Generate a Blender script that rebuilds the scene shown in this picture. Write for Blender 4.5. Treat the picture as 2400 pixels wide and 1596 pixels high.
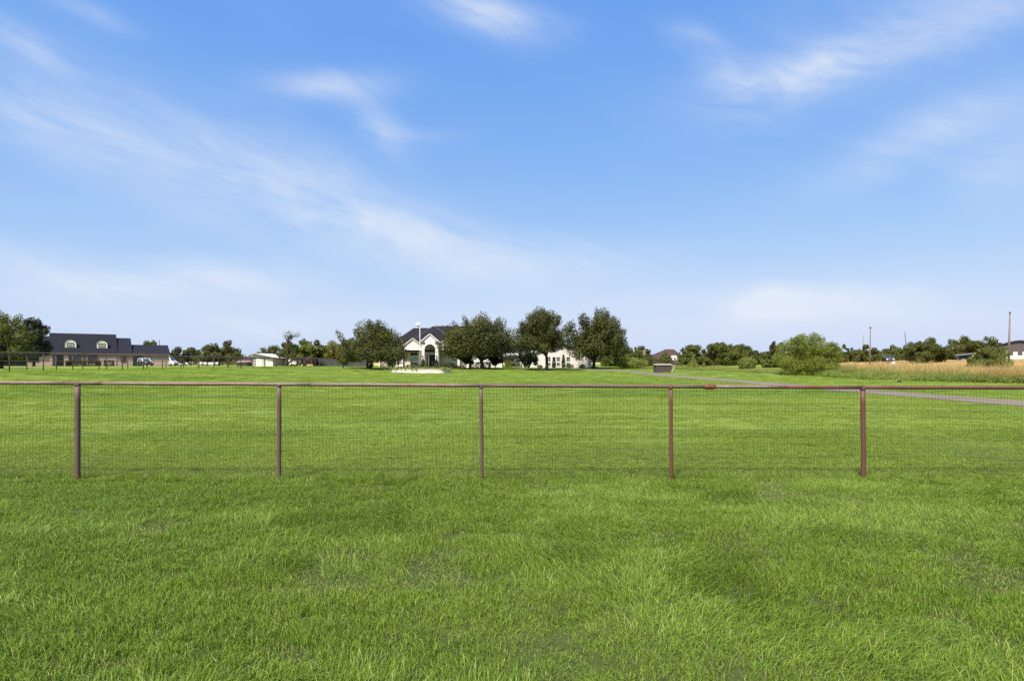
import bpy, math, random
import numpy as np
from mathutils import Vector, Matrix, noise as mnoise

# ------------------------------------------------------------------ camera / light / sky
for o in list(bpy.data.objects):
    bpy.data.objects.remove(o)
SC = bpy.context.scene
COL = SC.collection
R = math.radians

FPX, HOR, CXP, CAMH = 1400.0, 850.0, 1200.0, 1.79      # survey of the photograph: focal length, horizon, eye height
cam = bpy.data.cameras.new('camera')
cam.sensor_width = 36.0
cam.lens = 36.0 * FPX / 2400.0
cam.shift_y = (HOR - 798.0) / 2400.0
cam.clip_start, cam.clip_end = 0.05, 8000.0
camo = bpy.data.objects.new('camera', cam)
COL.objects.link(camo)
camo.location = (0, 0, CAMH)
camo.rotation_euler = (R(90), 0, 0)
SC.camera = camo

SUN_EL, SUN_AZ = 55.0, -154.0          # azimuth from +Y (the view axis), negative = to the left
SUN_STRENGTH, SKY_STRENGTH, EXPOSURE = 4.6, 0.078, 0.92
sun = bpy.data.lights.new('sun', 'SUN')
sun.energy = SUN_STRENGTH
sun.angle = R(7.0)
sun.color = (1.0, 0.93, 0.82)
suno = bpy.data.objects.new('sun', sun)
COL.objects.link(suno)
_d = Vector((math.sin(R(SUN_AZ)) * math.cos(R(SUN_EL)), math.cos(R(SUN_AZ)) * math.cos(R(SUN_EL)), math.sin(R(SUN_EL))))
suno.rotation_euler = _d.to_track_quat('Z', 'Y').to_euler()
suno.location = _d * 200

SC.view_settings.view_transform = 'Standard'
SC.view_settings.look = 'None'
SC.view_settings.gamma = 1.0
SC.view_settings.use_curve_mapping = False
SC.view_settings.exposure = EXPOSURE
SC.render.engine = 'CYCLES'
SC.cycles.max_bounces = 6
SC.cycles.diffuse_bounces = 3
SC.cycles.transmission_bounces = 3
SC.cycles.transparent_max_bounces = 6
SC.cycles.use_denoising = False
SC.cycles.pixel_filter_type = 'BLACKMAN_HARRIS'


class NT:
    """small helper to write node trees as expressions"""
    def __init__(s, tree):
        s.t = tree
        s.n = tree.nodes
        s.l = tree.links
    def new(s, kind, **kw):
        nd = s.n.new(kind)
        for k, v in kw.items():
            setattr(nd, k, v)
        return nd
    def put(s, sock, v):
        if v is None:
            return
        if isinstance(v, bpy.types.NodeSocket):
            s.l.new(v, sock)
        elif isinstance(v, (tuple, list)) and sock.type == 'RGBA' and len(v) == 3:
            sock.default_value = (*v, 1.0)
        else:
            sock.default_value = v
    def m(s, op, a, b=None, c=None, clamp=False):
        nd = s.new('ShaderNodeMath', operation=op, use_clamp=clamp)
        s.put(nd.inputs[0], a)
        s.put(nd.inputs[1], b)
        s.put(nd.inputs[2], c)
        return nd.outputs[0]
    def mix(s, f, a, b, blend='MIX'):
        nd = s.new('ShaderNodeMix', data_type='RGBA', blend_type=blend)
        s.put(nd.inputs[0], f)
        s.put(nd.inputs[6], a)
        s.put(nd.inputs[7], b)
        return nd.outputs[2]
    def noise(s, vec, scale, detail=3.0, rough=0.5, dist=0.0, dim='3D'):
        nd = s.new('ShaderNodeTexNoise', noise_dimensions=dim)
        if vec is not None:
            s.l.new(vec, nd.inputs['Vector'])
        nd.inputs['Scale'].default_value = scale
        nd.inputs['Detail'].default_value = detail
        nd.inputs['Roughness'].default_value = rough
        nd.inputs['Distortion'].default_value = dist
        return nd.outputs['Fac']
    def ramp(s, fac, stops, interp='LINEAR'):
        nd = s.new('ShaderNodeValToRGB')
        cr = nd.color_ramp
        cr.interpolation = interp
        while len(cr.elements) < len(stops):
            cr.elements.new(0.5)
        for e, (p, c) in zip(cr.elements, stops):
            e.position = p
            e.color = (c, c, c, 1) if isinstance(c, (int, float)) else (*c, 1)
        s.l.new(fac, nd.inputs[0])
        return nd.outputs[0]
    def rng(s, v, a, b, c=0.0, d=1.0, smooth=True):
        nd = s.new('ShaderNodeMapRange', interpolation_type='SMOOTHSTEP' if smooth else 'LINEAR')
        s.put(nd.inputs[0], v)
        for i, q in enumerate((a, b, c, d)):
            nd.inputs[1 + i].default_value = q
        return nd.outputs[0]
    def comb(s, x, y, z=0.0):
        nd = s.new('ShaderNodeCombineXYZ')
        s.put(nd.inputs[0], x)
        s.put(nd.inputs[1], y)
        s.put(nd.inputs[2], z)
        return nd.outputs[0]


def build_world():
    w = bpy.data.worlds.new('World')
    SC.world = w
    w.use_nodes = True
    w.node_tree.nodes.clear()
    T = NT(w.node_tree)
    sky = T.new('ShaderNodeTexSky', sky_type='NISHITA', sun_disc=False)
    sky.sun_elevation = R(SUN_EL)
    sky.sun_rotation = R(SUN_AZ)
    sky.altitude = 200.0
    sky.air_density = 1.0
    sky.dust_density = 0.6
    sky.ozone_density = 3.0
    # the camera's rendering of the sky: red as it is, green and blue compressed towards the horizon
    sp = T.new('ShaderNodeSeparateColor')
    T.l.new(sky.outputs[0], sp.inputs[0])
    cc = T.new('ShaderNodeCombineColor')
    K = 1.0 / 0.078
    T.put(cc.inputs[0], T.m('MULTIPLY', sp.outputs[0], 0.081 * K))
    T.put(cc.inputs[1], T.m('MULTIPLY', T.m('POWER', T.m('MULTIPLY', sp.outputs[1], 1 / 1.66), 0.57), 0.191 * K))
    T.put(cc.inputs[2], T.m('MULTIPLY', T.m('POWER', T.m('MULTIPLY', sp.outputs[2], 1 / 3.07), 0.15), 0.450 * K))
    skycol = cc.outputs[0]
    # cirrus, placed by azimuth / elevation
    tc = T.new('ShaderNodeTexCoord')
    sep = T.new('ShaderNodeSeparateXYZ')
    T.l.new(tc.outputs['Generated'], sep.inputs[0])
    X, Y, Z = sep.outputs
    az = T.m('ARCTAN2', X, Y)
    el = T.m('ARCSINE', T.m('MAXIMUM', T.m('MINIMUM', Z, 1.0), -1.0))
    base = T.comb(T.m('MULTIPLY', az, 1.0), T.m('MULTIPLY', el, 1.0), 0.0)
    w1 = T.noise(base, 3.2, 3.0, 0.55)
    w2 = T.noise(T.comb(T.m('ADD', az, 7.3), T.m('ADD', el, 2.1), 1.7), 3.0, 3.0, 0.55)
    azw = T.m('ADD', az, T.m('MULTIPLY', T.m('SUBTRACT', w1, 0.5), 0.10))
    elw = T.m('ADD', el, T.m('MULTIPLY', T.m('SUBTRACT', w2, 0.5), 0.07))

    def ae(px, py):
        x, z = (px - CXP) / FPX, (HOR - py) / FPX
        return math.atan2(x, 1.0), math.asin(z / math.sqrt(1 + x * x + z * z))
    blobs = [  # px, py, half length, half width (px), tilt (deg, + = rising to the right), strength
        (120, 290, 320, 85, -14, .34), (420, 395, 320, 105, -17, .38), (720, 480, 280, 90, -19, .42), (960, 555, 240, 70, -19, .46),
        (1180, 615, 230, 48, -9, .60), (1380, 620, 170, 40, 4, .30), (700, 420, 380, 90, -18, .22),
        (1150, 35, 120, 28, -6, .85), (1090, 45, 190, 45, -6, .22),
        (770, 205, 130, 32, 4, .72), (895, 312, 62, 36, -28, .60), (1010, 322, 70, 12, 3, .2),
        (60, 100, 110, 34, -10, .6), (230, 25, 100, 22, -4, .26), (150, 215, 200, 60, -8, .22),
        (1660, 140, 100, 32, -38, .56), (1790, 185, 150, 34, 4, .70), (1960, 145, 230, 55, 14, .54), (2330, 40, 200, 70, 10, .46),
        (2000, 70, 480, 130, 8, .26), (2180, 310, 260, 62, 16, .60), (2390, 360, 150, 90, 12, .56),
        (450, 665, 240, 42, 4, 1.0), (640, 765, 90, 22, -8, .8), (560, 760, 300, 36, 2, .5), (250, 690, 420, 60, 0, .4), (120, 610, 220, 45, -6, .36),
        (1780, 725, 80, 34, 10, 1.3), (1850, 700, 70, 26, -20, .8), (1960, 712, 190, 44, 4, 1.15), (1560, 710, 200, 30, 3, .34), (2150, 745, 200, 30, 0, .3),
    ]
    tot = None
    for px, py, L, W, tilt, st in blobs:
        a0, e0 = ae(px, py)
        a1, e1 = ae(px + 1, py)
        k = math.hypot(a1 - a0, e1 - e0)
        ct, sn = math.cos(R(tilt)), math.sin(R(tilt))
        da = T.m('SUBTRACT', azw, a0)
        de = T.m('SUBTRACT', elw, e0)
        u = T.m('MULTIPLY_ADD', da, ct / (L * k), T.m('MULTIPLY', de, sn / (L * k)))
        v = T.m('MULTIPLY_ADD', de, ct / (W * k), T.m('MULTIPLY', da, -sn / (W * k)))
        d2 = T.m('MULTIPLY_ADD', u, u, T.m('MULTIPLY', v, v))
        g = T.m('MULTIPLY', T.m('EXPONENT', T.m('MULTIPLY', d2, -0.8)), st * .64)
        tot = g if tot is None else T.m('ADD', tot, g)
    # thin wisps over the whole dome, combed along the wind
    cw = T.comb(T.m('MULTIPLY_ADD', azw, 1.0, T.m('MULTIPLY', elw, 0.35)), T.m('MULTIPLY_ADD', elw, 3.4, T.m('MULTIPLY', azw, 0.9)), 0.0)
    fib = T.noise(cw, 3.6, 7.0, 0.60, 0.6)
    fine = T.noise(cw, 15.0, 8.0, 0.66, 0.5)
    thin = T.m('MULTIPLY', T.rng(T.noise(cw, 1.3, 4.0, 0.55, 0.4), 0.45, 0.85), 0.10)
    tex = T.m('ADD', T.rng(fib, 0.25, 0.72, 0.34, 1.28), T.m('MULTIPLY', T.m('SUBTRACT', fine, 0.5), 0.62))
    cl = T.m('MULTIPLY', T.m('ADD', tot, thin), tex, clamp=True)
    # low milky air near the horizon
    milk = T.m('MULTIPLY', T.m('EXPONENT', T.m('MULTIPLY', T.m('ABSOLUTE', el), -9.5)), 0.93)
    up = T.rng(el, -0.02, 0.0)
    col = T.mix(T.m('MULTIPLY', milk, up), skycol, (3.50, 4.75, 6.3))
    col = T.mix(T.m('MULTIPLY', T.m('MINIMUM', cl, 0.92), up), col, (5.25, 5.70, 6.45))
    bg = T.new('ShaderNodeBackground')
    T.l.new(col, bg.inputs[0])
    bg.inputs[1].default_value = SKY_STRENGTH
    out = T.new('ShaderNodeOutputWorld')
    T.l.new(bg.outputs[0], out.inputs[0])


build_world()

# ------------------------------------------------------------------ terrain
CP = np.array([
    (-10, 0, 0), (0, 0, 0), (10, 0, 0), (-8, 9.1, 0), (0, 9.1, 0), (8, 9.1, .02), (0, 25, -.02), (15, 25, 0), (-15, 25, .10), (22, 30, 0), (22, 45, 0),
    (21, 60, .0), (21, 78, .05), (20, 92, .25), (20, 105, .48), (0, 50, .02), (0, 70, .08), (-8, 86, .20), (-14, 86, .20), (0, 103, .5), (0, 118, .78), (-25, 118, .86),
    (15, 118, .8), (0, 140, .95), (-20, 50, .45), (-38, 47, 1.09), (-38, 66, 1.05), (-36, 85, 1.07), (-34.5, 105, 1.1), (-20, 98, .68), (-60, 60, 1.1),
    (-97, 126, 1.05), (-80, 139, 1.0), (-60, 150, .95), (-50, 120, 1.05), (37, 61, 0), (43.8, 51, 0), (36.4, 75, .22), (36, 92, .36), (30, 110, .76),
    (60, 60, .3), (72, 120, 1.28), (94, 120, 1.96), (125, 150, 2.5), (108, 142, 2.15), (92, 140, 1.85), (60, 90, .66), (85, 90, 1.2), (70, 150, 1.75), (150, 120, 2.5), (-40, 25, .6), (40, 25, 0),
    (40, 0, 0), (-40, 0, .3), (0, -60, 0), (60, -60, 0), (-60, -60, .4), (-110, 60, 1.3), (110, 60, 1.2), (0, 220, 1.2), (100, 230, 2.2), (-110, 230, 1.0),
    (30, 150, 1.2), (-150, 140, 1.2), (200, 200, 2.7)], float)
_C = 10.0


def _phi(r2):
    return np.sqrt(r2 + _C * _C)


_A = _phi(((CP[:, None, :2] - CP[None, :, :2]) ** 2).sum(-1))
_A += np.eye(len(CP)) * (-0.35)
_W = np.linalg.solve(_A, CP[:, 2] - 1.0)


def gz(x, y):
    x = np.asarray(x, float)
    y = np.asarray(y, float)
    sh = x.shape
    p = np.stack([x.ravel(), y.ravel()], -1)
    out = np.empty(len(p))
    for i in range(0, len(p), 20000):
        q = p[i:i + 20000]
        out[i:i + 20000] = _phi(((q[:, None] - CP[None, :, :2]) ** 2).sum(-1)) @ _W + 1.0
    r = np.hypot(p[:, 0], p[:, 1] - 60)
    t = np.clip((r - 190) / 140, 0, 1)
    t = t * t * (3 - 2 * t)
    out = out * (1 - t) + 1.75 * t
    return out.reshape(sh)


def g1(x, y):
    return float(gz(np.array([x]), np.array([y]))[0])


def wx(px, D):
    return (px - CXP) * D / FPX


def wz(py, D):
    return CAMH - (py - HOR) * D / FPX


def lawn_edge(y):   # right-hand edge of the mown lawn
    return np.interp(y, [-40, 0, 30, 51, 61, 75, 92, 104, 110, 125], [75, 68, 56, 43.6, 37.2, 36.2, 35.2, 29.0, 25.5, 25.5])


def left_edge(y):
    return np.interp(y, [-40, 40, 66, 105, 130], [-40, -39.6, -38.4, -34.5, -32])


ROAD = [(22, -30), (21.8, 0), (21.9, 30), (21.4, 60), (20.6, 78), (19.6, 92), (18.2, 100), (15.2, 106), (10.5, 109.6), (6, 111.0), (2.6, 113.2), (1.6, 118), (1.2, 127)]


def road_path(n=140):
    P = np.array(ROAD, float)
    t = np.arange(len(P))
    tt = np.linspace(0, len(P) - 1, n)
    # smooth by catmull-rom
    out = []
    for q in tt:
        i = int(min(q, len(P) - 2))
        f = q - i
        p0, p1, p2, p3 = P[max(i - 1, 0)], P[i], P[i + 1], P[min(i + 2, len(P) - 1)]
        out.append(.5 * ((2 * p1) + (p2 - p0) * f + (2 * p0 - 5 * p1 + 4 * p2 - p3) * f * f + (3 * p1 - p0 - 3 * p2 + p3) * f ** 3))
    return np.array(out)


RP = road_path()


def road_dist(x, y):
    x = np.asarray(x, float)
    y = np.asarray(y, float)
    return np.sqrt(((x[..., None] - RP[:, 0]) ** 2 + (y[..., None] - RP[:, 1]) ** 2).min(-1))


# ------------------------------------------------------------------ mesh helpers
class MB:
    def __init__(s):
        s.v, s.f, s.t = [], [], []
    def add(s, vs, fs):
        b = len(s.v)
        s.v.extend([tuple(map(float, p)) for p in vs])
        s.f.extend([tuple(b + i for i in f) for f in fs])
        return s
    def box(s, x0, x1, y0, y1, z0, z1):
        vs = [(x0, y0, z0), (x1, y0, z0), (x1, y1, z0), (x0, y1, z0), (x0, y0, z1), (x1, y0, z1), (x1, y1, z1), (x0, y1, z1)]
        return s.add(vs, [(0, 3, 2, 1), (4, 5, 6, 7), (0, 1, 5, 4), (1, 2, 6, 5), (2, 3, 7, 6), (3, 0, 4, 7)])
    def prism(s, poly, y0, y1):
        """polygon in x,z (counter-clockwise seen from -y) extruded along y"""
        n = len(poly)
        vs = [(x, y0, z) for x, z in poly] + [(x, y1, z) for x, z in poly]
        fs = [tuple(range(n)), tuple(range(2 * n - 1, n - 1, -1))]
        fs += [(i, i + n, (i + 1) % n + n, (i + 1) % n) for i in range(n)]
        return s.add(vs, fs)
    def tube(s, pts, rad, n=8, cap=True):
        pts = [Vector(p) for p in pts]
        if not isinstance(rad, (list, tuple)):
            rad = [rad] * len(pts)
        rings, up = [], None
        for i, p in enumerate(pts):
            d = (pts[min(i + 1, len(pts) - 1)] - pts[max(i - 1, 0)]).normalized()
            if up is None:
                up = Vector((0, 0, 1)) if abs(d.z) < .9 else Vector((1, 0, 0))
            a = d.cross(up).normalized()
            b = a.cross(d).normalized()
            up = b
            rings.append([p + (a * math.cos(2 * math.pi * k / n) + b * math.sin(2 * math.pi * k / n)) * rad[i] for k in range(n)])
        vs = [q for r_ in rings for q in r_]
        fs = []
        for i in range(len(pts) - 1):
            for k in range(n):
                k2 = (k + 1) % n
                fs.append((i * n + k, (i + 1) * n + k, (i + 1) * n + k2, i * n + k2))
        if cap:
            fs.append(tuple(range(n)))
            fs.append(tuple((len(pts) - 1) * n + k for k in range(n - 1, -1, -1)))
        return s.add(vs, fs)
    def lathe(s, prof, c=(0, 0, 0), n=16):
        vs, fs = [], []
        for r_, z in prof:
            for k in range(n):
                a = 2 * math.pi * k / n
                vs.append((c[0] + r_ * math.cos(a), c[1] + r_ * math.sin(a), c[2] + z))
        for i in range(len(prof) - 1):
            for k in range(n):
                k2 = (k + 1) % n
                fs.append((i * n + k, i * n + k2, (i + 1) * n + k2, (i + 1) * n + k))
        fs.append(tuple(range(n - 1, -1, -1)))
        fs.append(tuple((len(prof) - 1) * n + k for k in range(n)))
        return s.add(vs, fs)
    def slab(s, quad, th):
        """thick sheet: quad corners counter-clockwise seen from outside, thickness inwards (down)"""
        q = [Vector(p) for p in quad]
        n = (q[1] - q[0]).cross(q[2] - q[0]).normalized()
        k = len(q)
        vs = q + [p - n * th for p in q]
        fs = [tuple(range(k)), tuple(range(2 * k - 1, k - 1, -1))] + [(i, i + k, (i + 1) % k + k, (i + 1) % k) for i in range(k)]
        return s.add(vs, fs)
    def build(s, name, mat, parent=None, smooth=False, attr=None):
        me = bpy.data.meshes.new(name)
        me.from_pydata(s.v, [], s.f)
        if smooth:
            me.polygons.foreach_set('use_smooth', [True] * len(me.polygons))
        if attr is not None:
            a = me.attributes.new('tint', 'FLOAT', 'POINT')
            a.data.foreach_set('value', attr)
        me.materials.append(MAT[mat])
        o = bpy.data.objects.new(name, me)
        COL.objects.link(o)
        if parent is not None:
            o.parent = parent
        return o


def tag(o, label=None, cat=None, group=None, kind=None):
    if label:
        o['label'] = label
    if cat:
        o['category'] = cat
    if group:
        o['group'] = group
    if kind:
        o['kind'] = kind
    return o


def empty(name, loc, rz=0.0):
    o = bpy.data.objects.new(name, None)
    COL.objects.link(o)
    o.location = loc
    o.rotation_euler = (0, 0, rz)
    o.empty_display_size = .3
    return o


def thing(name, label, cat, loc, rz=0.0, group=None):
    return tag(empty(name, loc, rz), label, cat, group)


# ------------------------------------------------------------------ materials
MAT = {}


def mat_begin(name):
    m = bpy.data.materials.new(name)
    m.use_nodes = True
    m.node_tree.nodes.clear()
    T = NT(m.node_tree)
    out = T.new('ShaderNodeOutputMaterial')
    MAT[name] = m
    return T, out


def obj_vec(T):
    return T.new('ShaderNodeTexCoord').outputs['Object']


def pos_vec(T):
    return T.new('ShaderNodeNewGeometry').outputs['Position']


def paint(name, col, rough=0.6, var=0.18, scale=1.2, col2=None, bump=0.0, bscale=30.0, metal=0.0, spec=0.3, stretch=None):
    """plain surface with blotchy wear"""
    T, out = mat_begin(name)
    v = pos_vec(T)
    if stretch:
        mp = T.new('ShaderNodeMapping')
        mp.inputs['Scale'].default_value = stretch
        T.l.new(v, mp.inputs[0])
        v = mp.outputs[0]
    n1 = T.noise(v, scale, 5.0, 0.6)
    n2 = T.noise(v, scale * 9, 3.0, 0.6)
    f = T.m('ADD', T.m('MULTIPLY', n1, 0.7), T.m('MULTIPLY', n2, 0.3))
    c2 = col2 or tuple(c * (1 - var * 1.6) for c in col)
    c = T.mix(T.rng(f, 0.35, 0.68), col, c2)
    b = T.new('ShaderNodeBsdfPrincipled')
    T.l.new(c, b.inputs['Base Color'])
    b.inputs['Roughness'].default_value = rough
    b.inputs['Metallic'].default_value = metal
    b.inputs['Specular IOR Level'].default_value = spec
    if bump:
        bn = T.new('ShaderNodeBump')
        bn.inputs['Strength'].default_value = bump
        bn.inputs['Distance'].default_value = 0.02
        T.l.new(T.noise(v, bscale, 3.0, 0.6), bn.inputs['Height'])
        T.l.new(bn.outputs[0], b.inputs['Normal'])
    T.l.new(b.outputs[0], out.inputs[0])


def leaf(name, dark, light, trans=0.35, scale=0.35):
    T, out = mat_begin(name)
    at = T.new('ShaderNodeAttribute', attribute_name='tint')
    n1 = T.noise(pos_vec(T), scale, 3.0, 0.5)
    f = T.m('ADD', T.m('MULTIPLY', at.outputs['Fac'], 0.5), T.m('MULTIPLY', T.rng(n1, 0.3, 0.7), 0.42))
    c = T.mix(f, dark, light)
    d = T.new('ShaderNodeBsdfPrincipled')
    d.inputs['Roughness'].default_value = 0.55
    d.inputs['Specular IOR Level'].default_value = 0.25
    T.l.new(c, d.inputs['Base Color'])
    tr = T.new('ShaderNodeBsdfTranslucent')
    T.l.new(T.mix(0.55, c, (light[0] * 1.5, light[1] * 1.5, light[2] * 0.7)), tr.inputs[0])
    mx = T.new('ShaderNodeMixShader')
    mx.inputs[0].default_value = trans
    T.l.new(d.outputs[0], mx.inputs[1])
    T.l.new(tr.outputs[0], mx.inputs[2])
    T.l.new(mx.outputs[0], out.inputs[0])


def grass_mat(name, cols, dry, trans=0.45, meadow=False):
    """cols: three greens (dark, mid, light); dry: straw colour of single blades"""
    T, out = mat_begin(name)
    at = T.new('ShaderNodeAttribute', attribute_name='tint')
    v = pos_vec(T)
    mp = T.new('ShaderNodeMapping')
    mp.inputs['Scale'].default_value = (0.20, 1.0, 1.0)
    mp.inputs['Rotation'].default_value = (0, 0, R(5))
    T.l.new(v, mp.inputs[0])
    big = T.noise(mp.outputs[0], 0.16, 4.0, 0.62, 0.5)
    med = T.noise(mp.outputs[0], 0.9, 4.0, 0.6, 0.3)
    sml = T.noise(v, 4.0, 3.0, 0.6)
    f = T.m('ADD', T.m('MULTIPLY', big, 0.55), T.m('ADD', T.m('MULTIPLY', med, 0.35), T.m('MULTIPLY', sml, 0.10)))
    c = T.ramp(f, [(0.36, cols[0]), (0.5, cols[1]), (0.64, cols[2])])
    tm = T.m('MINIMUM', at.outputs['Fac'], 1.0)
    c = T.mix(1.0, c, T.ramp(tm, [(0.0, (0.38, 0.44, 0.40)), (0.5, (0.90, 0.93, 0.90)), (1.0, (1.50, 1.36, 1.45))]), 'MULTIPLY')
    isdry = T.m('GREATER_THAN', at.outputs['Fac'], 1.5)
    worn = T.m('MULTIPLY', T.rng(T.noise(v, 0.55, 5.0, 0.65, 0.6), 0.62, 0.80), 0.28)
    c = T.mix(worn, c, dry)
    c = T.mix(T.m('MULTIPLY', isdry, 0.85), c, dry)
    d = T.new('ShaderNodeBsdfPrincipled')
    d.inputs['Roughness'].default_value = 0.5
    d.inputs['Specular IOR Level'].default_value = 0.25
    T.l.new(c, d.inputs['Base Color'])
    tr = T.new('ShaderNodeBsdfTranslucent')
    T.l.new(T.mix(1.0, c, (1.25, 1.2, 0.75), 'MULTIPLY'), tr.inputs[0])
    mx = T.new('ShaderNodeMixShader')
    mx.inputs[0].default_value = trans
    T.l.new(d.outputs[0], mx.inputs[1])
    T.l.new(tr.outputs[0], mx.inputs[2])
    T.l.new(mx.outputs[0], out.inputs[0])


LG = [(0.144, 0.226, 0.024), (0.170, 0.258, 0.028), (0.200, 0.290, 0.035)]
LM = [(0.185, 0.280, 0.034), (0.255, 0.350, 0.044), (0.325, 0.410, 0.060)]
grass_mat('grass', LG, (0.30, 0.27, 0.12), 0.24)
grass_mat('grass_mown', LM, (0.34, 0.32, 0.12), 0.40)
grass_mat('field_grass', [(0.46, 0.325, 0.135), (0.58, 0.430, 0.190), (0.66, 0.52, 0.25)], (0.62, 0.47, 0.25), 0.3)
grass_mat('dry_grass', [(0.38, 0.272, 0.098), (0.48, 0.360, 0.140), (0.56, 0.45, 0.19)], (0.55, 0.41, 0.19), 0.38)
grass_mat('weed_leaf', [(0.150, 0.225, 0.048), (0.235, 0.300, 0.066), (0.36, 0.38, 0.105)], (0.42, 0.32, 0.13), 0.42)


def ground_material():
    T, out = mat_begin('ground')
    at = T.new('ShaderNodeAttribute', attribute_name='meadow')
    v = pos_vec(T)
    mp = T.new('ShaderNodeMapping')
    mp.inputs['Scale'].default_value = (0.20, 1.0, 1.0)
    mp.inputs['Rotation'].default_value = (0, 0, R(5))
    T.l.new(v, mp.inputs[0])
    big = T.noise(mp.outputs[0], 0.16, 4.0, 0.62, 0.5)
    med = T.noise(mp.outputs[0], 0.9, 4.0, 0.6, 0.3)
    f = T.m('ADD', T.m('MULTIPLY', big, 0.6), T.m('MULTIPLY', med, 0.4))
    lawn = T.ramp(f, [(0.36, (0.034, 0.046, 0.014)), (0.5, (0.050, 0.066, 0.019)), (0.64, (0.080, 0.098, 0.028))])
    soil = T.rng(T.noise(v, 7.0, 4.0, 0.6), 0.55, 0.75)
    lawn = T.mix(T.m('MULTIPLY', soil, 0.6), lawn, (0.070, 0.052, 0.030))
    # close-mown turf past the fence; nearer soil, thatch and painted shade between blades
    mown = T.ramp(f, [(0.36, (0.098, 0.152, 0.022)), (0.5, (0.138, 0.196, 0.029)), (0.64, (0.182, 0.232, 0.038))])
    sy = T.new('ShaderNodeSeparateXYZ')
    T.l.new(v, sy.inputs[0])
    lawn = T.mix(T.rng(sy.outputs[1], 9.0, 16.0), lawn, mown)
    dry = T.ramp(f, [(0.36, (0.36, 0.26, 0.105)), (0.5, (0.46, 0.34, 0.145)), (0.64, (0.54, 0.42, 0.195))])
    wob = T.m('ADD', at.outputs['Fac'], T.m('MULTIPLY', T.m('SUBTRACT', T.noise(v, 0.35, 4.0, 0.6), 0.5), 0.5))
    c = T.mix(T.rng(wob, 0.35, 0.65), lawn, dry)
    b = T.new('ShaderNodeBsdfPrincipled')
    b.inputs['Roughness'].default_value = 0.9
    b.inputs['Specular IOR Level'].default_value = 0.1
    T.l.new(c, b.inputs['Base Color'])
    bn = T.new('ShaderNodeBump')
    bn.inputs['Strength'].default_value = 0.8
    bn.inputs['Distance'].default_value = 0.05
    T.l.new(T.noise(v, 9.0, 4.0, 0.7), bn.inputs['Height'])
    T.l.new(bn.outputs[0], b.inputs['Normal'])
    T.l.new(b.outputs[0], out.inputs[0])


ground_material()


def rust_material(name, base, rusty, amount, grey):
    """weathered steel pipe: grey-mauve oxide, red rust blotches and runs"""
    T, out = mat_begin(name)
    v = pos_vec(T)
    n1 = T.noise(v, 2.6, 5.0, 0.65, 0.4)
    n2 = T.noise(v, 22.0, 4.0, 0.65)
    n3 = T.noise(v, 90.0, 2.0, 0.6)
    f = T.m('ADD', T.m('MULTIPLY', n1, 0.75), T.m('MULTIPLY', n2, 0.25))
    c = T.mix(T.rng(f, 0.60 - amount, 0.72 - amount), base, rusty)
    c = T.mix(T.m('MULTIPLY', T.rng(n2, 0.56, 0.70), 0.65), c, grey)
    c = T.mix(T.m('MULTIPLY', T.rng(n3, 0.55, 0.75), 0.35), c, tuple(q * .35 for q in base))
    b = T.new('ShaderNodeBsdfPrincipled')
    T.l.new(c, b.inputs['Base Color'])
    b.inputs['Roughness'].default_value = 0.62
    b.inputs['Specular IOR Level'].default_value = 0.4
    bn = T.new('ShaderNodeBump')
    bn.inputs['Strength'].default_value = 0.35
    bn.inputs['Distance'].default_value = 0.004
    T.l.new(n3, bn.inputs['Height'])
    T.l.new(bn.outputs[0], b.inputs['Normal'])
    T.l.new(b.outputs[0], out.inputs[0])


rust_material('pipe_mauve', (0.110, 0.066, 0.055), (0.135, 0.052, 0.032), 0.07, (0.175, 0.135, 0.118))
rust_material('pipe_rust', (0.110, 0.043, 0.032), (0.115, 0.036, 0.024), 0.12, (0.15, 0.098, 0.085))
rust_material('pipe_rail', (0.175, 0.112, 0.092), (0.165, 0.064, 0.038), 0.08, (0.29, 0.235, 0.20))
rust_material('coupling_rust', (0.115, 0.040, 0.026), (0.135, 0.040, 0.024), 0.2, (0.22, 0.10, 0.07))
paint('wire', (0.070, 0.052, 0.038), 0.6, 0.3, 8.0, (0.11, 0.065, 0.042))
paint('dark_pipe', (0.035, 0.027, 0.023), 0.6, 0.3, 2.0, (0.075, 0.045, 0.032))
paint('grey_rail', (0.20, 0.165, 0.125), 0.6, 0.3, 1.0, (0.14, 0.10, 0.07))
paint('asphalt', (0.190, 0.158, 0.122), 0.95, 0.2, 0.6, (0.145, 0.122, 0.096), 0.4, 60, spec=.05, stretch=(1, .2, 1))
paint('mulch', (0.075, 0.042, 0.026), 0.95, 0.3, 3.0, bump=.8, bscale=14)
paint('red_dirt', (0.20, 0.085, 0.045), 0.95, 0.3, 0.7, (0.14, 0.07, 0.04), .6, 6)
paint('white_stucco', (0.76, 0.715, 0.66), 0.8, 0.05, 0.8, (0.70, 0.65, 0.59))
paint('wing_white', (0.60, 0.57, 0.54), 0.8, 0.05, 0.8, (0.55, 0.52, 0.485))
paint('white_trim', (0.78, 0.75, 0.71), 0.6, 0.05, 1.2)
paint('cream_trim', (0.78, 0.71, 0.59), 0.6, 0.08, 1.2)
paint('planter_stone', (0.70, 0.64, 0.565), 0.85, 0.12, 1.6, (0.62, 0.54, 0.45), .3, 12)
paint('brown_trim', (0.16, 0.095, 0.07), 0.7, 0.2, 1.5)
paint('dark_brown', (0.050, 0.030, 0.025), 0.7, 0.2, 1.5)


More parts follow.
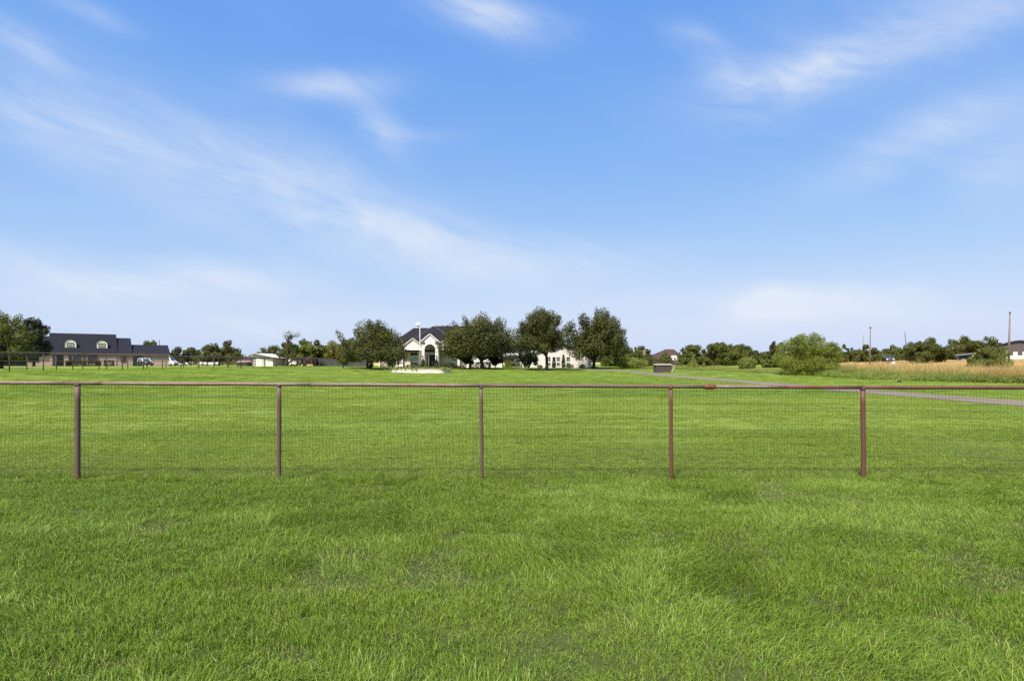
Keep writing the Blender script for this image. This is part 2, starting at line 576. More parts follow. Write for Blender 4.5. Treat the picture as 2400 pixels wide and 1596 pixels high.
def brick_material(name, a, b_, mortar, scale=1.0):
    T, out = mat_begin(name)
    tc = T.new('ShaderNodeTexCoord')
    sp = T.new('ShaderNodeSeparateXYZ')
    T.l.new(tc.outputs['Object'], sp.inputs[0])
    uv = T.comb(T.m('ADD', sp.outputs[0], sp.outputs[1]), sp.outputs[2], 0.0)
    br = T.new('ShaderNodeTexBrick')
    T.l.new(uv, br.inputs['Vector'])
    br.inputs['Color1'].default_value = (*a, 1)
    br.inputs['Color2'].default_value = (*b_, 1)
    br.inputs['Mortar'].default_value = (*mortar, 1)
    br.inputs['Scale'].default_value = 1.0
    br.inputs['Brick Width'].default_value = 0.22
    br.inputs['Row Height'].default_value = 0.075
    br.inputs['Mortar Size'].default_value = 0.012
    c = T.mix(T.m('MULTIPLY', T.rng(T.noise(tc.outputs['Object'], 0.9, 5, .6), .4, .7), .4), br.outputs[0], tuple(q * .72 for q in a))
    b = T.new('ShaderNodeBsdfPrincipled')
    b.inputs['Roughness'].default_value = 0.88
    T.l.new(c, b.inputs['Base Color'])
    T.l.new(b.outputs[0], out.inputs[0])


brick_material('tan_brick', (0.44, 0.265, 0.195), (0.52, 0.33, 0.245), (0.47, 0.39, 0.33))
brick_material('house_brick', (0.66, 0.46, 0.38), (0.76, 0.56, 0.47), (0.72, 0.60, 0.53))
brick_material('red_brick', (0.26, 0.12, 0.085), (0.34, 0.17, 0.12), (0.36, 0.31, 0.27))


def shingle_material(name, a, b_):
    T, out = mat_begin(name)
    tc = T.new('ShaderNodeTexCoord')
    sp = T.new('ShaderNodeSeparateXYZ')
    T.l.new(tc.outputs['Object'], sp.inputs[0])
    row = T.m('FRACT', T.m('MULTIPLY', sp.outputs[2], 5.2))
    cell = T.noise(T.comb(T.m('MULTIPLY', T.m('ADD', sp.outputs[0], sp.outputs[1]), 2.6), T.m('FLOOR', T.m('MULTIPLY', sp.outputs[2], 5.2)), 0), 1.0, 1.0, 0.5)
    blot = T.noise(tc.outputs['Object'], 0.5, 4, .6)
    f = T.m('ADD', T.m('MULTIPLY', cell, .6), T.m('MULTIPLY', blot, .4))
    c = T.mix(T.rng(f, .3, .7), a, b_)
    c = T.mix(T.m('MULTIPLY', T.m('LESS_THAN', row, .16), .4), c, tuple(q * .5 for q in a))
    b = T.new('ShaderNodeBsdfPrincipled')
    b.inputs['Roughness'].default_value = 0.9
    b.inputs['Specular IOR Level'].default_value = 0.15
    T.l.new(c, b.inputs['Base Color'])
    T.l.new(b.outputs[0], out.inputs[0])


shingle_material('dark_shingle', (0.013, 0.012, 0.016), (0.022, 0.021, 0.026))
shingle_material('slate_shingle', (0.013, 0.0135, 0.020), (0.020, 0.021, 0.031))
shingle_material('brown_shingle', (0.055, 0.034, 0.030), (0.080, 0.052, 0.045))
shingle_material('grey_shingle', (0.10, 0.105, 0.11), (0.14, 0.145, 0.15))
paint('ridge_cap', (0.085, 0.080, 0.085), 0.8, .2)
paint('grey_metal_wall', (0.085, 0.074, 0.073), 0.6, 0.08, .5, stretch=(3, 3, .2))
paint('dark_edge', (0.04, 0.038, 0.042), 0.5, .2)
paint('glass_dark', (0.020, 0.024, 0.028), 0.08, 0.3, .8, (0.05, 0.06, 0.06), spec=0.6)
paint('glass_pale', (0.34, 0.38, 0.37), 0.25, 0.15, 1.0, (0.25, 0.29, 0.28), spec=0.5)
paint('blind', (0.62, 0.64, 0.63), 0.6, 0.1, 1.0)
paint('door_dark', (0.018, 0.017, 0.018), 0.4, .2)
paint('black_iron', (0.014, 0.013, 0.013), 0.5, .2)
paint('white_paint', (0.62, 0.62, 0.62), 0.35, 0.05, 1.0, spec=.5)
paint('vehicle_white', (0.78, 0.78, 0.80), 0.22, 0.03, .6, spec=.6)
paint('vehicle_dark', (0.030, 0.032, 0.042), 0.22, 0.1, .6, spec=.6)
paint('vehicle_navy', (0.010, 0.014, 0.040), 0.4, 0.1, .6, spec=.6)
paint('vehicle_red', (0.17, 0.020, 0.022), 0.45, 0.2, 1.2, (0.11, 0.025, 0.025), spec=.4)
paint('tarp_pink', (0.50, 0.30, 0.29), 0.7, .2, 1.0)
paint('tyre', (0.012, 0.012, 0.012), 0.8, .2)
paint('rim', (0.38, 0.38, 0.40), 0.35, .1, metal=.7)
paint('lamp_glass', (0.85, 0.85, 0.80), 0.2, .05)
paint('bark', (0.055, 0.040, 0.030), 0.92, 0.35, 2.0, (0.030, 0.022, 0.017), .8, 9, stretch=(1, 1, .25))
paint('bark_grey', (0.13, 0.105, 0.085), 0.92, 0.35, 2.0, (0.07, 0.055, 0.045), .8, 9, stretch=(1, 1, .25))
paint('pole_wood', (0.21, 0.165, 0.125), 0.9, 0.25, .8, (0.13, 0.105, 0.085), stretch=(4, 4, .2))
paint('board_dark', (0.062, 0.062, 0.058), 0.9, 0.3, .8, (0.035, 0.037, 0.034), stretch=(3, 3, .3))
paint('board_grey', (0.050, 0.045, 0.050), 0.9, 0.3, 1.2, (0.085, 0.060, 0.052), stretch=(3, 3, .4))
paint('board_pale', (0.36, 0.32, 0.26), 0.85, 0.2, 1.2)
paint('barn_brown', (0.16, 0.10, 0.075), 0.9, 0.3, .7, stretch=(3, 3, .3))
paint('blue_grey', (0.17, 0.21, 0.27), 0.7, 0.2, 1.0)
paint('black_plastic', (0.012, 0.012, 0.012), 0.5, .2)
paint('concrete', (0.46, 0.43, 0.38), 0.9, .15, 1.5)
paint('flower', (0.65, 0.22, 0.04), 0.8, .3, 4.0, (0.7, 0.45, 0.05))

leaf('oak', (0.030, 0.036, 0.008), (0.112, 0.118, 0.022), 0.24)
leaf('oak_light', (0.042, 0.053, 0.010), (0.140, 0.150, 0.028), 0.3)
leaf('olive', (0.050, 0.062, 0.010), (0.160, 0.170, 0.030), 0.32)
leaf('mesquite', (0.070, 0.090, 0.018), (0.215, 0.240, 0.050), 0.34)
leaf('willow', (0.110, 0.145, 0.022), (0.285, 0.315, 0.058), 0.4)
leaf('yellow_leaf', (0.10, 0.105, 0.014), (0.27, 0.24, 0.03), .4)
leaf('dark_leaf', (0.016, 0.021, 0.008), (0.062, 0.072, 0.022), 0.18)
leaf('hedge_leaf', (0.012, 0.020, 0.008), (0.050, 0.068, 0.020), .15)
leaf('bright_bush', (0.10, 0.13, 0.025), (0.27, 0.30, 0.065), 0.38)
leaf('red_shrub', (0.035, 0.020, 0.014), (0.085, 0.052, 0.034), .2)
leaf('far_leaf', (0.034, 0.044, 0.018), (0.085, 0.095, 0.034), .25)

# ------------------------------------------------------------------ ground
def meadow_mask(x, y):
    e = lawn_edge(y)
    m = np.clip((x - e) / 3.0 + .5, 0, 1)
    back = np.clip((y - 121) / 6.0, 0, 1) * np.clip((x + 24) / 6, 0, 1) * np.clip((20 - x) / 5, 0, 1) * .0
    left = np.clip((left_edge(y) - x) / 4.0, 0, 1) * .36
    m = m * np.clip((x / np.maximum(y, 1) - .44) / .08, 0, 1)
    far = np.clip((np.hypot(x, y) - 170) / 40, 0, 1) * .75
    return np.maximum.reduce([m * np.clip((x - e - 1) / 6 + .35, 0, 1), left, far, back])


def build_ground():
    def axis(lim, step, growth, start=0.0):
        out, q, s_ = [start], start, step
        while q < lim:
            q += s_
            out.append(q)
            if q > 110:
                s_ *= growth
        return out
    xp = axis(3500, 1.5, 1.14)
    xs = np.array([-q for q in xp[:0:-1]] + xp)
    ys = np.array([-900, -400, -200, -120, -70, -45, -30, -20, -12, -6, -3] + axis(4500, 1.25, 1.13))
    X, Y = np.meshgrid(xs, ys)
    Z = gz(X, Y)
    nx, ny = len(xs), len(ys)
    # small natural undulation, flat under the fence and buildings
    Z += 0.018 * np.sin(X * .9 + 1.3 * np.sin(Y * .31)) * np.sin(Y * .55 + .8 * np.sin(X * .23)) * (np.hypot(X, Y) < 160) * (np.abs(Y - 9.1) > 1.2)
    vs = np.stack([X.ravel(), Y.ravel(), Z.ravel()], -1)
    idx = np.arange(nx * ny).reshape(ny, nx)
    f = np.stack([idx[:-1, :-1], idx[:-1, 1:], idx[1:, 1:], idx[1:, :-1]], -1).reshape(-1, 4)
    me = bpy.data.meshes.new('ground')
    me.from_pydata(vs.tolist(), [], f.tolist())
    me.polygons.foreach_set('use_smooth', [True] * len(me.polygons))
    a = me.attributes.new('meadow', 'FLOAT', 'POINT')
    a.data.foreach_set('value', meadow_mask(X, Y).ravel())
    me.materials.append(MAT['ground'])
    o = bpy.data.objects.new('ground', me)
    COL.objects.link(o)
    tag(o, 'wide green lawn running back to dry fields beyond', 'ground', kind='structure')


build_ground()


def build_road():
    n = 260
    P = road_path(n)
    d = np.gradient(P, axis=0)
    d /= np.linalg.norm(d, axis=1)[:, None]
    nrm = np.stack([d[:, 1], -d[:, 0]], -1)
    m = MB()
    offs = (-1.44, -1.42, -.7, 0, .7, 1.42, 1.44)
    vs = []
    for i in range(n):
        wob = .16 * mnoise.noise(Vector((i * .41, 3.1, 0))), .16 * mnoise.noise(Vector((i * .21, 9.1, 0)))
        for k, o_ in enumerate(offs):
            w_ = o_ + (wob[0] if o_ < 0 else wob[1]) * (abs(o_) > 1)
            x, y = P[i] + nrm[i] * w_
            z = g1(x, y) + (0.055 if 0 < k < 6 else -0.06)
            vs.append((x, y, z))
    k = len(offs)
    fs = [(i * k + j, i * k + j + 1, (i + 1) * k + j + 1, (i + 1) * k + j) for i in range(n - 1) for j in range(k - 1)]
    m.add(vs, fs)
    o = m.build('driveway', 'asphalt', smooth=False)
    tag(o, 'pale grey asphalt driveway curving back to the white house', 'driveway', kind='structure')


build_road()

# mulch ring under the broad oak and planting bed in front of the house
def mulch(name, x, y, rx, ry, label, seed):
    rnd = random.Random(seed)
    n = 28
    m = MB()
    vs = [(x, y, g1(x, y) + .10)]
    for k in range(n):
        a = 2 * math.pi * k / n
        q = 1 + .12 * rnd.uniform(-1, 1)
        px_, py_ = x + rx * q * math.cos(a), y + ry * q * math.sin(a)
        vs.append((px_, py_, g1(px_, py_) + .045))
    for k in range(n):
        a = 2 * math.pi * k / n
        vs.append((vs[1 + k][0] + .1 * math.cos(a), vs[1 + k][1] + .1 * math.sin(a), vs[1 + k][2] - .12))
    fs = [(0, 1 + k, 1 + (k + 1) % n) for k in range(n)] + [(1 + k, 1 + n + k, 1 + n + (k + 1) % n, 1 + (k + 1) % n) for k in range(n)]
    m.add(vs, fs)
    tag(m.build(name, 'mulch', smooth=True), label, 'mulch bed', kind='structure')


# ------------------------------------------------------------------ grass (instanced tufts)
SRC = bpy.data.collections.new('grass_sources')


def blade_patch(name, size, n, length, width, comb, mat, seed, curl=0.5, straw=0.02, lean0=.42, stray=0.0):
    rs = np.random.RandomState(seed)
    x = rs.uniform(-size / 2, size / 2, n)
    y = rs.uniform(-size / 2, size / 2, n)
    # tufts: pull half of the blades to tuft centres
    nt = max(3, n // 14)
    tx, ty = rs.uniform(-size / 2, size / 2, nt), rs.uniform(-size / 2, size / 2, nt)
    pick = rs.randint(0, nt, n)
    pull = (rs.rand(n) < .55) * rs.uniform(.55, .9, n)
    bx, by = x * (1 - pull) + tx[pick] * pull, y * (1 - pull) + ty[pick] * pull
    ln = length * np.clip(rs.normal(1, .30, n), .40, 2.0) * (0.6 + .85 * rs.rand(nt)[pick])
    az = rs.uniform(0, 2 * np.pi, n)
    lean = np.abs(rs.normal(lean0, .30, n))
    dx = np.cos(az) * lean + comb + (bx - tx[pick]) * .6 / size
    dy = np.sin(az) * lean + (by - ty[pick]) * .6 / size
    st = rs.rand(n) < stray
    dx[st] *= 2.5
    dy[st] *= 2.5
    ln[st] *= 1.7
    tint = np.clip(rs.rand(n) * .6 + rs.rand(nt)[pick] * .5 - .1, 0, 1)
    tint[rs.rand(n) < straw] = 2.0
    wd = width * rs.uniform(.7, 1.25, n)
    side = rs.uniform(0, 2 * np.pi, n)
    sx, sy = np.cos(side) * wd / 2, np.sin(side) * wd / 2
    k = np.sqrt(1 + dx * dx + dy * dy)
    z0 = np.full(n, -.012)
    mx_, my_, mz = bx + dx / k * ln * .45, by + dy / k * ln * .45, ln / k * .58
    tx_, ty_ = bx + dx / k * ln * (1 + curl * .35), by + dy / k * ln * (1 + curl * .35)
    tz = np.maximum(ln / k * (1 - curl * .22 * (dx * dx + dy * dy)), .012)
    V = np.stack([np.stack([bx - sx, by - sy, z0], -1), np.stack([bx + sx, by + sy, z0], -1),
                  np.stack([mx_ + sx * .85, my_ + sy * .85, mz], -1), np.stack([mx_ - sx * .85, my_ - sy * .85, mz], -1),
                  np.stack([tx_, ty_, tz], -1)], 1).reshape(-1, 3)
    b = np.arange(n) * 5
    F = []
    for q in b:
        F.append((q, q + 1, q + 2, q + 3))
        F.append((q + 3, q + 2, q + 4))
    me = bpy.data.meshes.new(name)
    me.from_pydata(V.tolist(), [], F)
    a = me.attributes.new('tint', 'FLOAT', 'POINT')
    a.data.foreach_set('value', np.repeat(tint, 5))
    me.materials.append(MAT[mat])
    return me


def scatter(name, sources, pts, rots, scls, idxs, label, cat):
    """points carrying rotation / scale / choice, instanced by a geometry-node tree"""
    col = bpy.data.collections.new(name + '_sources')
    for i, me in enumerate(sources):
        so = bpy.data.objects.new('%s_tuft_%02d' % (name, i), me)
        col.objects.link(so)
    me = bpy.data.meshes.new(name)
    me.from_pydata([tuple(p) for p in pts], [], [])
    for an, ty, dat in (('rot', 'FLOAT_VECTOR', rots), ('scl', 'FLOAT_VECTOR', scls)):
        a = me.attributes.new(an, ty, 'POINT')
        a.data.foreach_set('vector', np.asarray(dat, dtype=np.float32).ravel())
    a = me.attributes.new('pick', 'INT', 'POINT')
    a.data.foreach_set('value', np.asarray(idxs, dtype=np.int32))
    o = bpy.data.objects.new(name, me)
    COL.objects.link(o)
    ng = bpy.data.node_groups.new(name + '_nodes', 'GeometryNodeTree')
    ng.interface.new_socket('Geometry', in_out='INPUT', socket_type='NodeSocketGeometry')
    ng.interface.new_socket('Geometry', in_out='OUTPUT', socket_type='NodeSocketGeometry')
    N, L = ng.nodes, ng.links
    gi, go = N.new('NodeGroupInput'), N.new('NodeGroupOutput')
    ci = N.new('GeometryNodeCollectionInfo')
    ci.inputs['Collection'].default_value = col
    ci.inputs['Separate Children'].default_value = True
    ci.inputs['Reset Children'].default_value = True
    ip = N.new('GeometryNodeInstanceOnPoints')
    ip.inputs['Pick Instance'].default_value = True

    def at(an, ty):
        q = N.new('GeometryNodeInputNamedAttribute')
        q.data_type = ty
        q.inputs[0].default_value = an
        return q.outputs[0]
    L.new(gi.outputs[0], ip.inputs['Points'])
    L.new(ci.outputs[0], ip.inputs['Instance'])
    L.new(at('pick', 'INT'), ip.inputs['Instance Index'])
    er = N.new('FunctionNodeEulerToRotation')
    L.new(at('rot', 'FLOAT_VECTOR'), er.inputs[0])
    L.new(er.outputs[0], ip.inputs['Rotation'])
    L.new(at('scl', 'FLOAT_VECTOR'), ip.inputs['Scale'])
    L.new(ip.outputs[0], go.inputs[0])
    md = o.modifiers.new('scatter', 'NODES')
    md.node_group = ng
    return tag(o, label, cat, kind='stuff')


def fbm(x, y, s, seed=0.0):
    return mnoise.fractal(Vector((x * s, y * s, seed)), 0.9, 2.1, 4)


BEDS = []     # (x, y, rx, ry) places without turf


def on_lawn(x, y, margin=0.0):
    ok = (x < lawn_edge(y) - margin) & (x > left_edge(y) - 6) & (road_dist(x, y) > 1.46 + margin * .3)
    for bx, by, rx, ry in BEDS:
        ok &= (((x - bx) / rx) ** 2 + ((y - by) / ry) ** 2) > 1
    return ok


def lawn():
    rs = np.random.RandomState(4)
    P, Rr, S, I = [], [], [], []
    z_ = .34
    src = [blade_patch('turf_a', z_, 400, .042, .0044, .04, 'grass', 1, 1.0, straw=.02, stray=.05, lean0=.55),
           blade_patch('turf_b', z_, 390, .047, .0044, .22, 'grass', 2, 1.1, straw=.03, stray=.06, lean0=.55),
           blade_patch('turf_c', z_, 370, .058, .0046, .70, 'grass', 3, 1.1, straw=.03, stray=.06),
           blade_patch('turf_d', z_, 200, .034, .0050, .15, 'grass', 5, straw=.25, stray=.05, lean0=.6),
           blade_patch('turf_e', z_, 70, .095, .0052, .5, 'grass', 7, 1.2, straw=.04, stray=.08, lean0=.7),
           blade_patch('turf_f', .55, 1100, .050, .0060, .25, 'grass_mown', 8, straw=.0, lean0=1.0),
           blade_patch('turf_g', .55, 1100, .054, .0064, .55, 'grass_mown', 9, straw=.0, lean0=1.0),
           blade_patch('turf_h', z_, 460, .046, .0050, .20, 'grass_mown', 10, .9, straw=.006, stray=.02, lean0=.85)]

    def layer(y0, y1, step, sc, kinds, hmul, prob=1.0, slope=.93, mg=3.0, fine=False):
        y = y0
        while y < y1:
            w = slope * y + mg
            xs = np.arange(-w, w, step) + rs.uniform(0, step)
            xs = xs + rs.uniform(-.4, .4, len(xs)) * step
            yy = y + rs.uniform(-.5, .5, len(xs)) * step
            ok = on_lawn(xs, yy) & (rs.rand(len(xs)) < prob)
            xs, yy = xs[ok], yy[ok]
            if len(xs):
                zz = gz(xs, yy)
                for x, q, z in zip(xs, yy, zz):
                    fl = fbm(x, q, .30, 2.0) * 3.2 + fbm(x, q, .9, 5.0) * 1.3
                    near = max(0.0, min(1.0, (7.6 - q) / 3.2))
                    lump = .6 * fbm(x * .75 + .4 * q, q * 1.3, 1.5, 8.0) + .45 * fbm(x, q, 4.2, 31.0)
                    h = 1 + .16 * fbm(x, q, .5, 11.0) + (.30 + .34 * near) * lump
                    h = max(.42, min(1.6, h)) * hmul * (1 + .10 * near)
                    if q > 15:
                        fl = fbm(x * .12, q, .22, 2.0) * 2.6
                    k = kinds[int(rs.randint(0, len(kinds)))]
                    if fine:
                        lay = fbm(x * .6 + .5 * q, q, .8, 17.0)
                        thin = fbm(x, q, .7, 23.0)
                        if lay > .16 - .12 * near:
                            k = 2
                            h *= 1.0
                        elif thin > .38:
                            k = 3
                            h *= .75
                    P.append((x, q, z))
                    Rr.append((rs.normal(0, .04), rs.normal(0, .04), fl * 1.6 + rs.normal(0, .40 if (q > 9 or k == 2) else 1.0) + .5))
                    S.append((sc, sc, h))
                    I.append(k)
            y += step
    layer(1.2, 9.0, .19, 1.0, (0, 0, 1, 1), .90, fine=True)
    layer(1.6, 7.4, .45, 1.0, (4,), .55, .22)
    layer(9.1, 16.0, .25, 1.15, (7,), .66)
    layer(16.0, 34.0, .62, 1.8, (5, 6, 5), .44)
    layer(34.0, 70.0, 1.15, 3.0, (5, 6), .40)
    layer(70.0, 121.0, 1.9, 4.4, (5, 6), .34)
    scatter('lawn_grass', src, P, Rr, S, I, 'short mown green grass covering the whole lawn', 'grass')


def fence_foot_grass():
    """longer unmown tufts along the foot of the fence"""
    rs = np.random.RandomState(12)
    src = [blade_patch('foot_a', .4, 160, .15, .0055, .3, 'grass', 21, .8, straw=.10, stray=.06),
           blade_patch('foot_b', .4, 120, .12, .0055, .5, 'grass', 22, .8, straw=.2, stray=.06)]
    P, Rr, S, I = [], [], [], []
    for x in np.arange(-11, 11, .17):
        if fbm(x, 0, .8, 3.3) > .12:
            continue
        y = FENCE_Y + .05 + rs.normal(0, .06)
        P.append((x, y, g1(x, y)))
        Rr.append((0, 0, rs.uniform(0, 6.28)))
        h = rs.uniform(.45, .95)
        S.append((.8, .5, h))
        I.append(int(rs.randint(0, 2)))
    scatter('fence_foot_grass', src, P, Rr, S, I, 'longer unmown grass tufts along the foot of the wire fence', 'grass')


def weed_patch(name, n, h, seed, mat, leaf_size):
    """broad-leaved weed clump: stems with many small leaves"""
    rs = np.random.RandomState(seed)
    V, F, tn = [], [], []
    for s_ in range(n):
        x0, y0 = rs.normal(0, .28, 2)
        hh = h * rs.uniform(.55, 1.15)
        lx, ly = rs.normal(0, .18, 2)
        for k in range(22):
            t = (k + rs.rand()) / 22
            p = np.array([x0 + lx * t, y0 + ly * t, hh * t]) + rs.normal(0, .07, 3) * (1.2 - t * .5)
            d = rs.normal(0, 1, 3)
            d[2] = abs(d[2]) * .8
            d /= np.linalg.norm(d)
            e = np.cross(d, rs.normal(0, 1, 3))
            e /= np.linalg.norm(e) + 1e-6
            L_, W_ = leaf_size * rs.uniform(.6, 1.4), leaf_size * rs.uniform(.22, .5)
            b = len(V)
            V += [tuple(p), tuple(p + d * L_ * .5 + e * W_), tuple(p + d * L_), tuple(p + d * L_ * .5 - e * W_)]
            F.append((b, b + 1, b + 2, b + 3))
            tn += [rs.rand()] * 4
    me = bpy.data.meshes.new(name)
    me.from_pydata(V, [], F)
    a = me.attributes.new('tint', 'FLOAT', 'POINT')
    a.data.foreach_set('value', tn)
    me.materials.append(MAT[mat])
    return me


def meadow():
    rs = np.random.RandomState(31)
    dry = [blade_patch('hay_a', 1.6, 620, 1.0, .016, .22, 'dry_grass', 41, .7, straw=.2),
           blade_patch('hay_b', 1.6, 520, 1.15, .018, .32, 'dry_grass', 42, .7, straw=.3),
           blade_patch('mixed_a', 1.6, 560, .85, .018, .25, 'weed_leaf', 43, .7, straw=.3)]
    weeds = [weed_patch('weed_a', 26, .95, 51, 'weed_leaf', .095), weed_patch('weed_b', 22, .75, 52, 'weed_leaf', .10),
             weed_patch('weed_c', 20, 1.2, 53, 'weed_leaf', .085)]
    P, Rr, S, I = [], [], [], []
    Pw, Rw, Sw, Iw = [], [], [], []
    for y in np.arange(30, 120, .95):
        e = float(lawn_edge(y))
        for x in np.arange(e + .2, e + 34, .95):
            xx, yy = x + rs.uniform(-.45, .45), y + rs.uniform(-.45, .45)
            if abs(xx) > .93 * yy + 4:
                continue
            d = xx - float(lawn_edge(yy))
            # how far the view ray has run into the tall growth
            z = g1(xx, yy)
            tall = 1.0 if yy < 76 else max(.28, 1 - (yy - 76) / 16)
            fb = fbm(xx, yy, .16, 4.0)
            if d < 2.8 + 3.0 * fb or (d < 8 and fb > .26):
                if rs.rand() < .9:
                    Pw.append((xx, yy, z))
                    Rw.append((0, 0, rs.uniform(0, 6.28)))
                    h = tall * (rs.uniform(.40, .75) if d < 2.2 else rs.uniform(.5, .95))
                    Sw.append((1.15, 1.15, h))
                    Iw.append(int(rs.randint(0, 3)))
            if d > 2.2 and d < 15:
                gold = d > 5.0 - 5 * max(0, (xx - 42) / 9) + 4 * fb
                P.append((xx, yy, z))
                Rr.append((0, 0, rs.uniform(0, 6.28)))
                h = tall * rs.uniform(.62, 1.05) * (1 - .35 * max(0, (d - 9) / 6))
                S.append((.8, .8, h))
                I.append(int(rs.randint(0, 2)) if gold and xx / yy > .49 else 2)
    scatter('meadow_grass', dry, P, Rr, S, I, 'tall dry golden grass along the right side of the lawn', 'tall grass')
    scatter('meadow_weeds', weeds, Pw, Rw, Sw, Iw, 'green leafy weeds at the edge of the mown lawn', 'weeds')
    # short hay stubble on the rise behind
    st = [blade_patch('stubble_a', 2.4, 900, .16, .03, .25, 'field_grass', 61, .5, straw=.2)]
    P, Rr, S, I = [], [], [], []
    for y in np.arange(48, 176, 2.1):
        for x in np.arange(float(lawn_edge(y)) + 9, .93 * y + 6, 2.1):
            xx, yy = x + rs.uniform(-1, 1), y + rs.uniform(-1, 1)
            if xx / yy < .5:
                continue
            P.append((xx, yy, g1(xx, yy)))
            Rr.append((0, 0, rs.uniform(0, 6.28)))
            S.append((1, 1, rs.uniform(.6, 1.2)))
            I.append(0)
    scatter('hay_field', st, P, Rr, S, I, 'pale straw-coloured hayfield stubble on the rise at right', 'dry grass')


FENCE_Y = 9.1


def pipe_fence():
    root = thing('pipe_fence', 'rusty steel pipe fence with wire mesh across the foreground lawn', 'fence', (0, FENCE_Y, 0))
    K = FENCE_Y / FPX
    rail = [(-200, 896.2), (0, 897.0), (400, 899.5), (654, 900.5), (1128, 903.5), (1572, 906.0), (2022, 908.0), (2400, 908.7), (2640, 909.0)]

    def rz_(px):
        return CAMH - (float(np.interp(px, [p for p, _ in rail], [q for _, q in rail])) - HOR) * K
    RR = .0275
    cuts = [-200, 151, 240, 729, 1128, 1664, 1838, 2022, 2640]
    mats = ['pipe_rail', 'pipe_mauve', 'pipe_rail', 'pipe_rail', 'pipe_mauve', 'pipe_rail', 'pipe_rust', 'pipe_rust', 'pipe_rust']
    for i in range(len(cuts) - 1):
        a, b = cuts[i], cuts[i + 1]
        n = max(3, int((b - a) / 60))
        pts = []
        for k in range(n + 1):
            px = a + (b - a) * k / n
            pts.append(((px - CXP) * K, .0, rz_(px) + .004 * mnoise.noise(Vector((px * .01, 0, 1)))))
        MB().tube(pts, RR + (.001 if i % 2 else 0), 14).build('top_rail', mats[i], root, smooth=True)
    for px, r_, w_ in ((151, .0315, .010), (184, .034, .014), (240, .032, .012), (729, .0305, .006), (850, .0300, .008), (1128, .031, .010), (1574, .030, .01), (1838, .031, .008), (2022, .0315, .012)):
        x, z = (px - CXP) * K, rz_(px)
        MB().tube([(x - w_, 0, z), (x - w_ * .4, 0, z), (x + w_ * .4, 0, z), (x + w_, 0, z)], [RR + .001, r_, r_, RR + .001], 14).build('weld_collar', 'pipe_rust' if px > 1500 else 'pipe_mauve', root, smooth=True)
    x, z = (1664 - CXP) * K, rz_(1664)
    MB().tube([(x - .095, 0, z), (x - .075, 0, z), (x - .045, 0, z), (x + .045, 0, z), (x + .07, 0, z), (x + .085, 0, z)],
              [.029, .036, .040, .040, .034, .029], 16).build('coupling', 'coupling_rust', root, smooth=True)
    posts = [(182, 182, .038, 'pipe_mauve'), (654.3, 653.6, .032, 'pipe_mauve'), (1128, 1129.2, .027, 'pipe_mauve'), (1572, 1574, .0275, 'pipe_rust'), (2022, 2025, .035, 'pipe_rust'),
             (-290, -290, .034, 'pipe_mauve'), (2476, 2477, .034, 'pipe_rust')]
    for a, b, r_, mt in posts:
        if a < -250:
            continue
        xt, xb = (a - CXP) * K, (b - CXP) * K
        zb = g1(xb, FENCE_Y) - .35
        zt = rz_(a) - RR * .55
        pts, rad = [], []
        for k in range(9):
            t = k / 8
            pts.append((xb + (xt - xb) * t + .003 * mnoise.noise(Vector((a, t * 3, 0))), 0, zb + (zt - zb) * t))
            rad.append(r_ * (1 + .015 * mnoise.noise(Vector((a, t * 5, 4)))))
        p = MB().tube(pts, rad, 16).build('post', mt, root, smooth=True)
        if abs(a - 654.3) < 1:
            g = g1(xb, FENCE_Y)
            MB().tube([(xb, -.002, g - .05), (xb, -.002, g + .03), (xb + .002, -.002, g + .055)], [r_ * 1.14, r_ * 1.13, r_ * 1.02], 14).build('footing', 'board_dark', p, smooth=True)
        MB().tube([(xt, 0, zt - .035), (xt, 0, zt - .008), (xt, 0, zt + .004)], [r_ * 1.01, r_ * 1.07, r_ * 1.10], 14).build('weld_saddle', mt, p, smooth=True)
    # woven wire, one panel per bay, behind the posts
    bays = [-190, 182, 654, 1128, 1572, 2022, 2476]
    for i in range(len(bays) - 1):
        a, b = bays[i], bays[i + 1]
        x0, x1 = (a - CXP) * K, (b - CXP) * K
        m = MB()
        rnd = random.Random(70 + i)
        yb = .036

        def sway(x, z):
            return .006 * mnoise.noise(Vector((x * 1.4, z * 1.6, 5.0 + i))) + .004 * mnoise.noise(Vector((x * 5, z * 4, 9.0)))
        wr = .0016
        n = int(round((x1 - x0) / .0525))
        lean = rnd.uniform(-.035, .035)
        for k in range(n):
            x = x0 + (x1 - x0) * (k + .5) / n + rnd.uniform(-.004, .004)
            zt = rz_(CXP + x / K) - RR * .5
            zb = g1(x, FENCE_Y) - .03
            pts = []
            for j in range(8):
                t = j / 7
                z = zb + (zt - zb) * t
                pts.append((x + lean * (t - .5) * (1 + .5 * mnoise.noise(Vector((x * 2, 0, 2)))) + .010 * mnoise.noise(Vector((x * 2.5, z * 3, 1.0))), yb + sway(x, z), z))
            m.tube(pts, wr, 4, cap=False)
        ztop = rz_(a) - .052
        for j in range(14):
            z0 = -.0
            pts = []
            for k in range(25):
                x = x0 + (x1 - x0) * k / 24
                z = (rz_(CXP + x / K) - .062 - j * .1005) + .008 * mnoise.noise(Vector((x * .9, j * .7, 3.0))) + .004 * mnoise.noise(Vector((x * 4, j * .9, 6.0)))
                pts.append((x, yb + sway(x, z) + .003, z))
            m.tube(pts, wr * 1.1, 4, cap=False)
        o = m.build('wire_mesh', 'wire', root)
        o['kind'] = 'stuff'


pipe_fence()
fence_foot_grass()

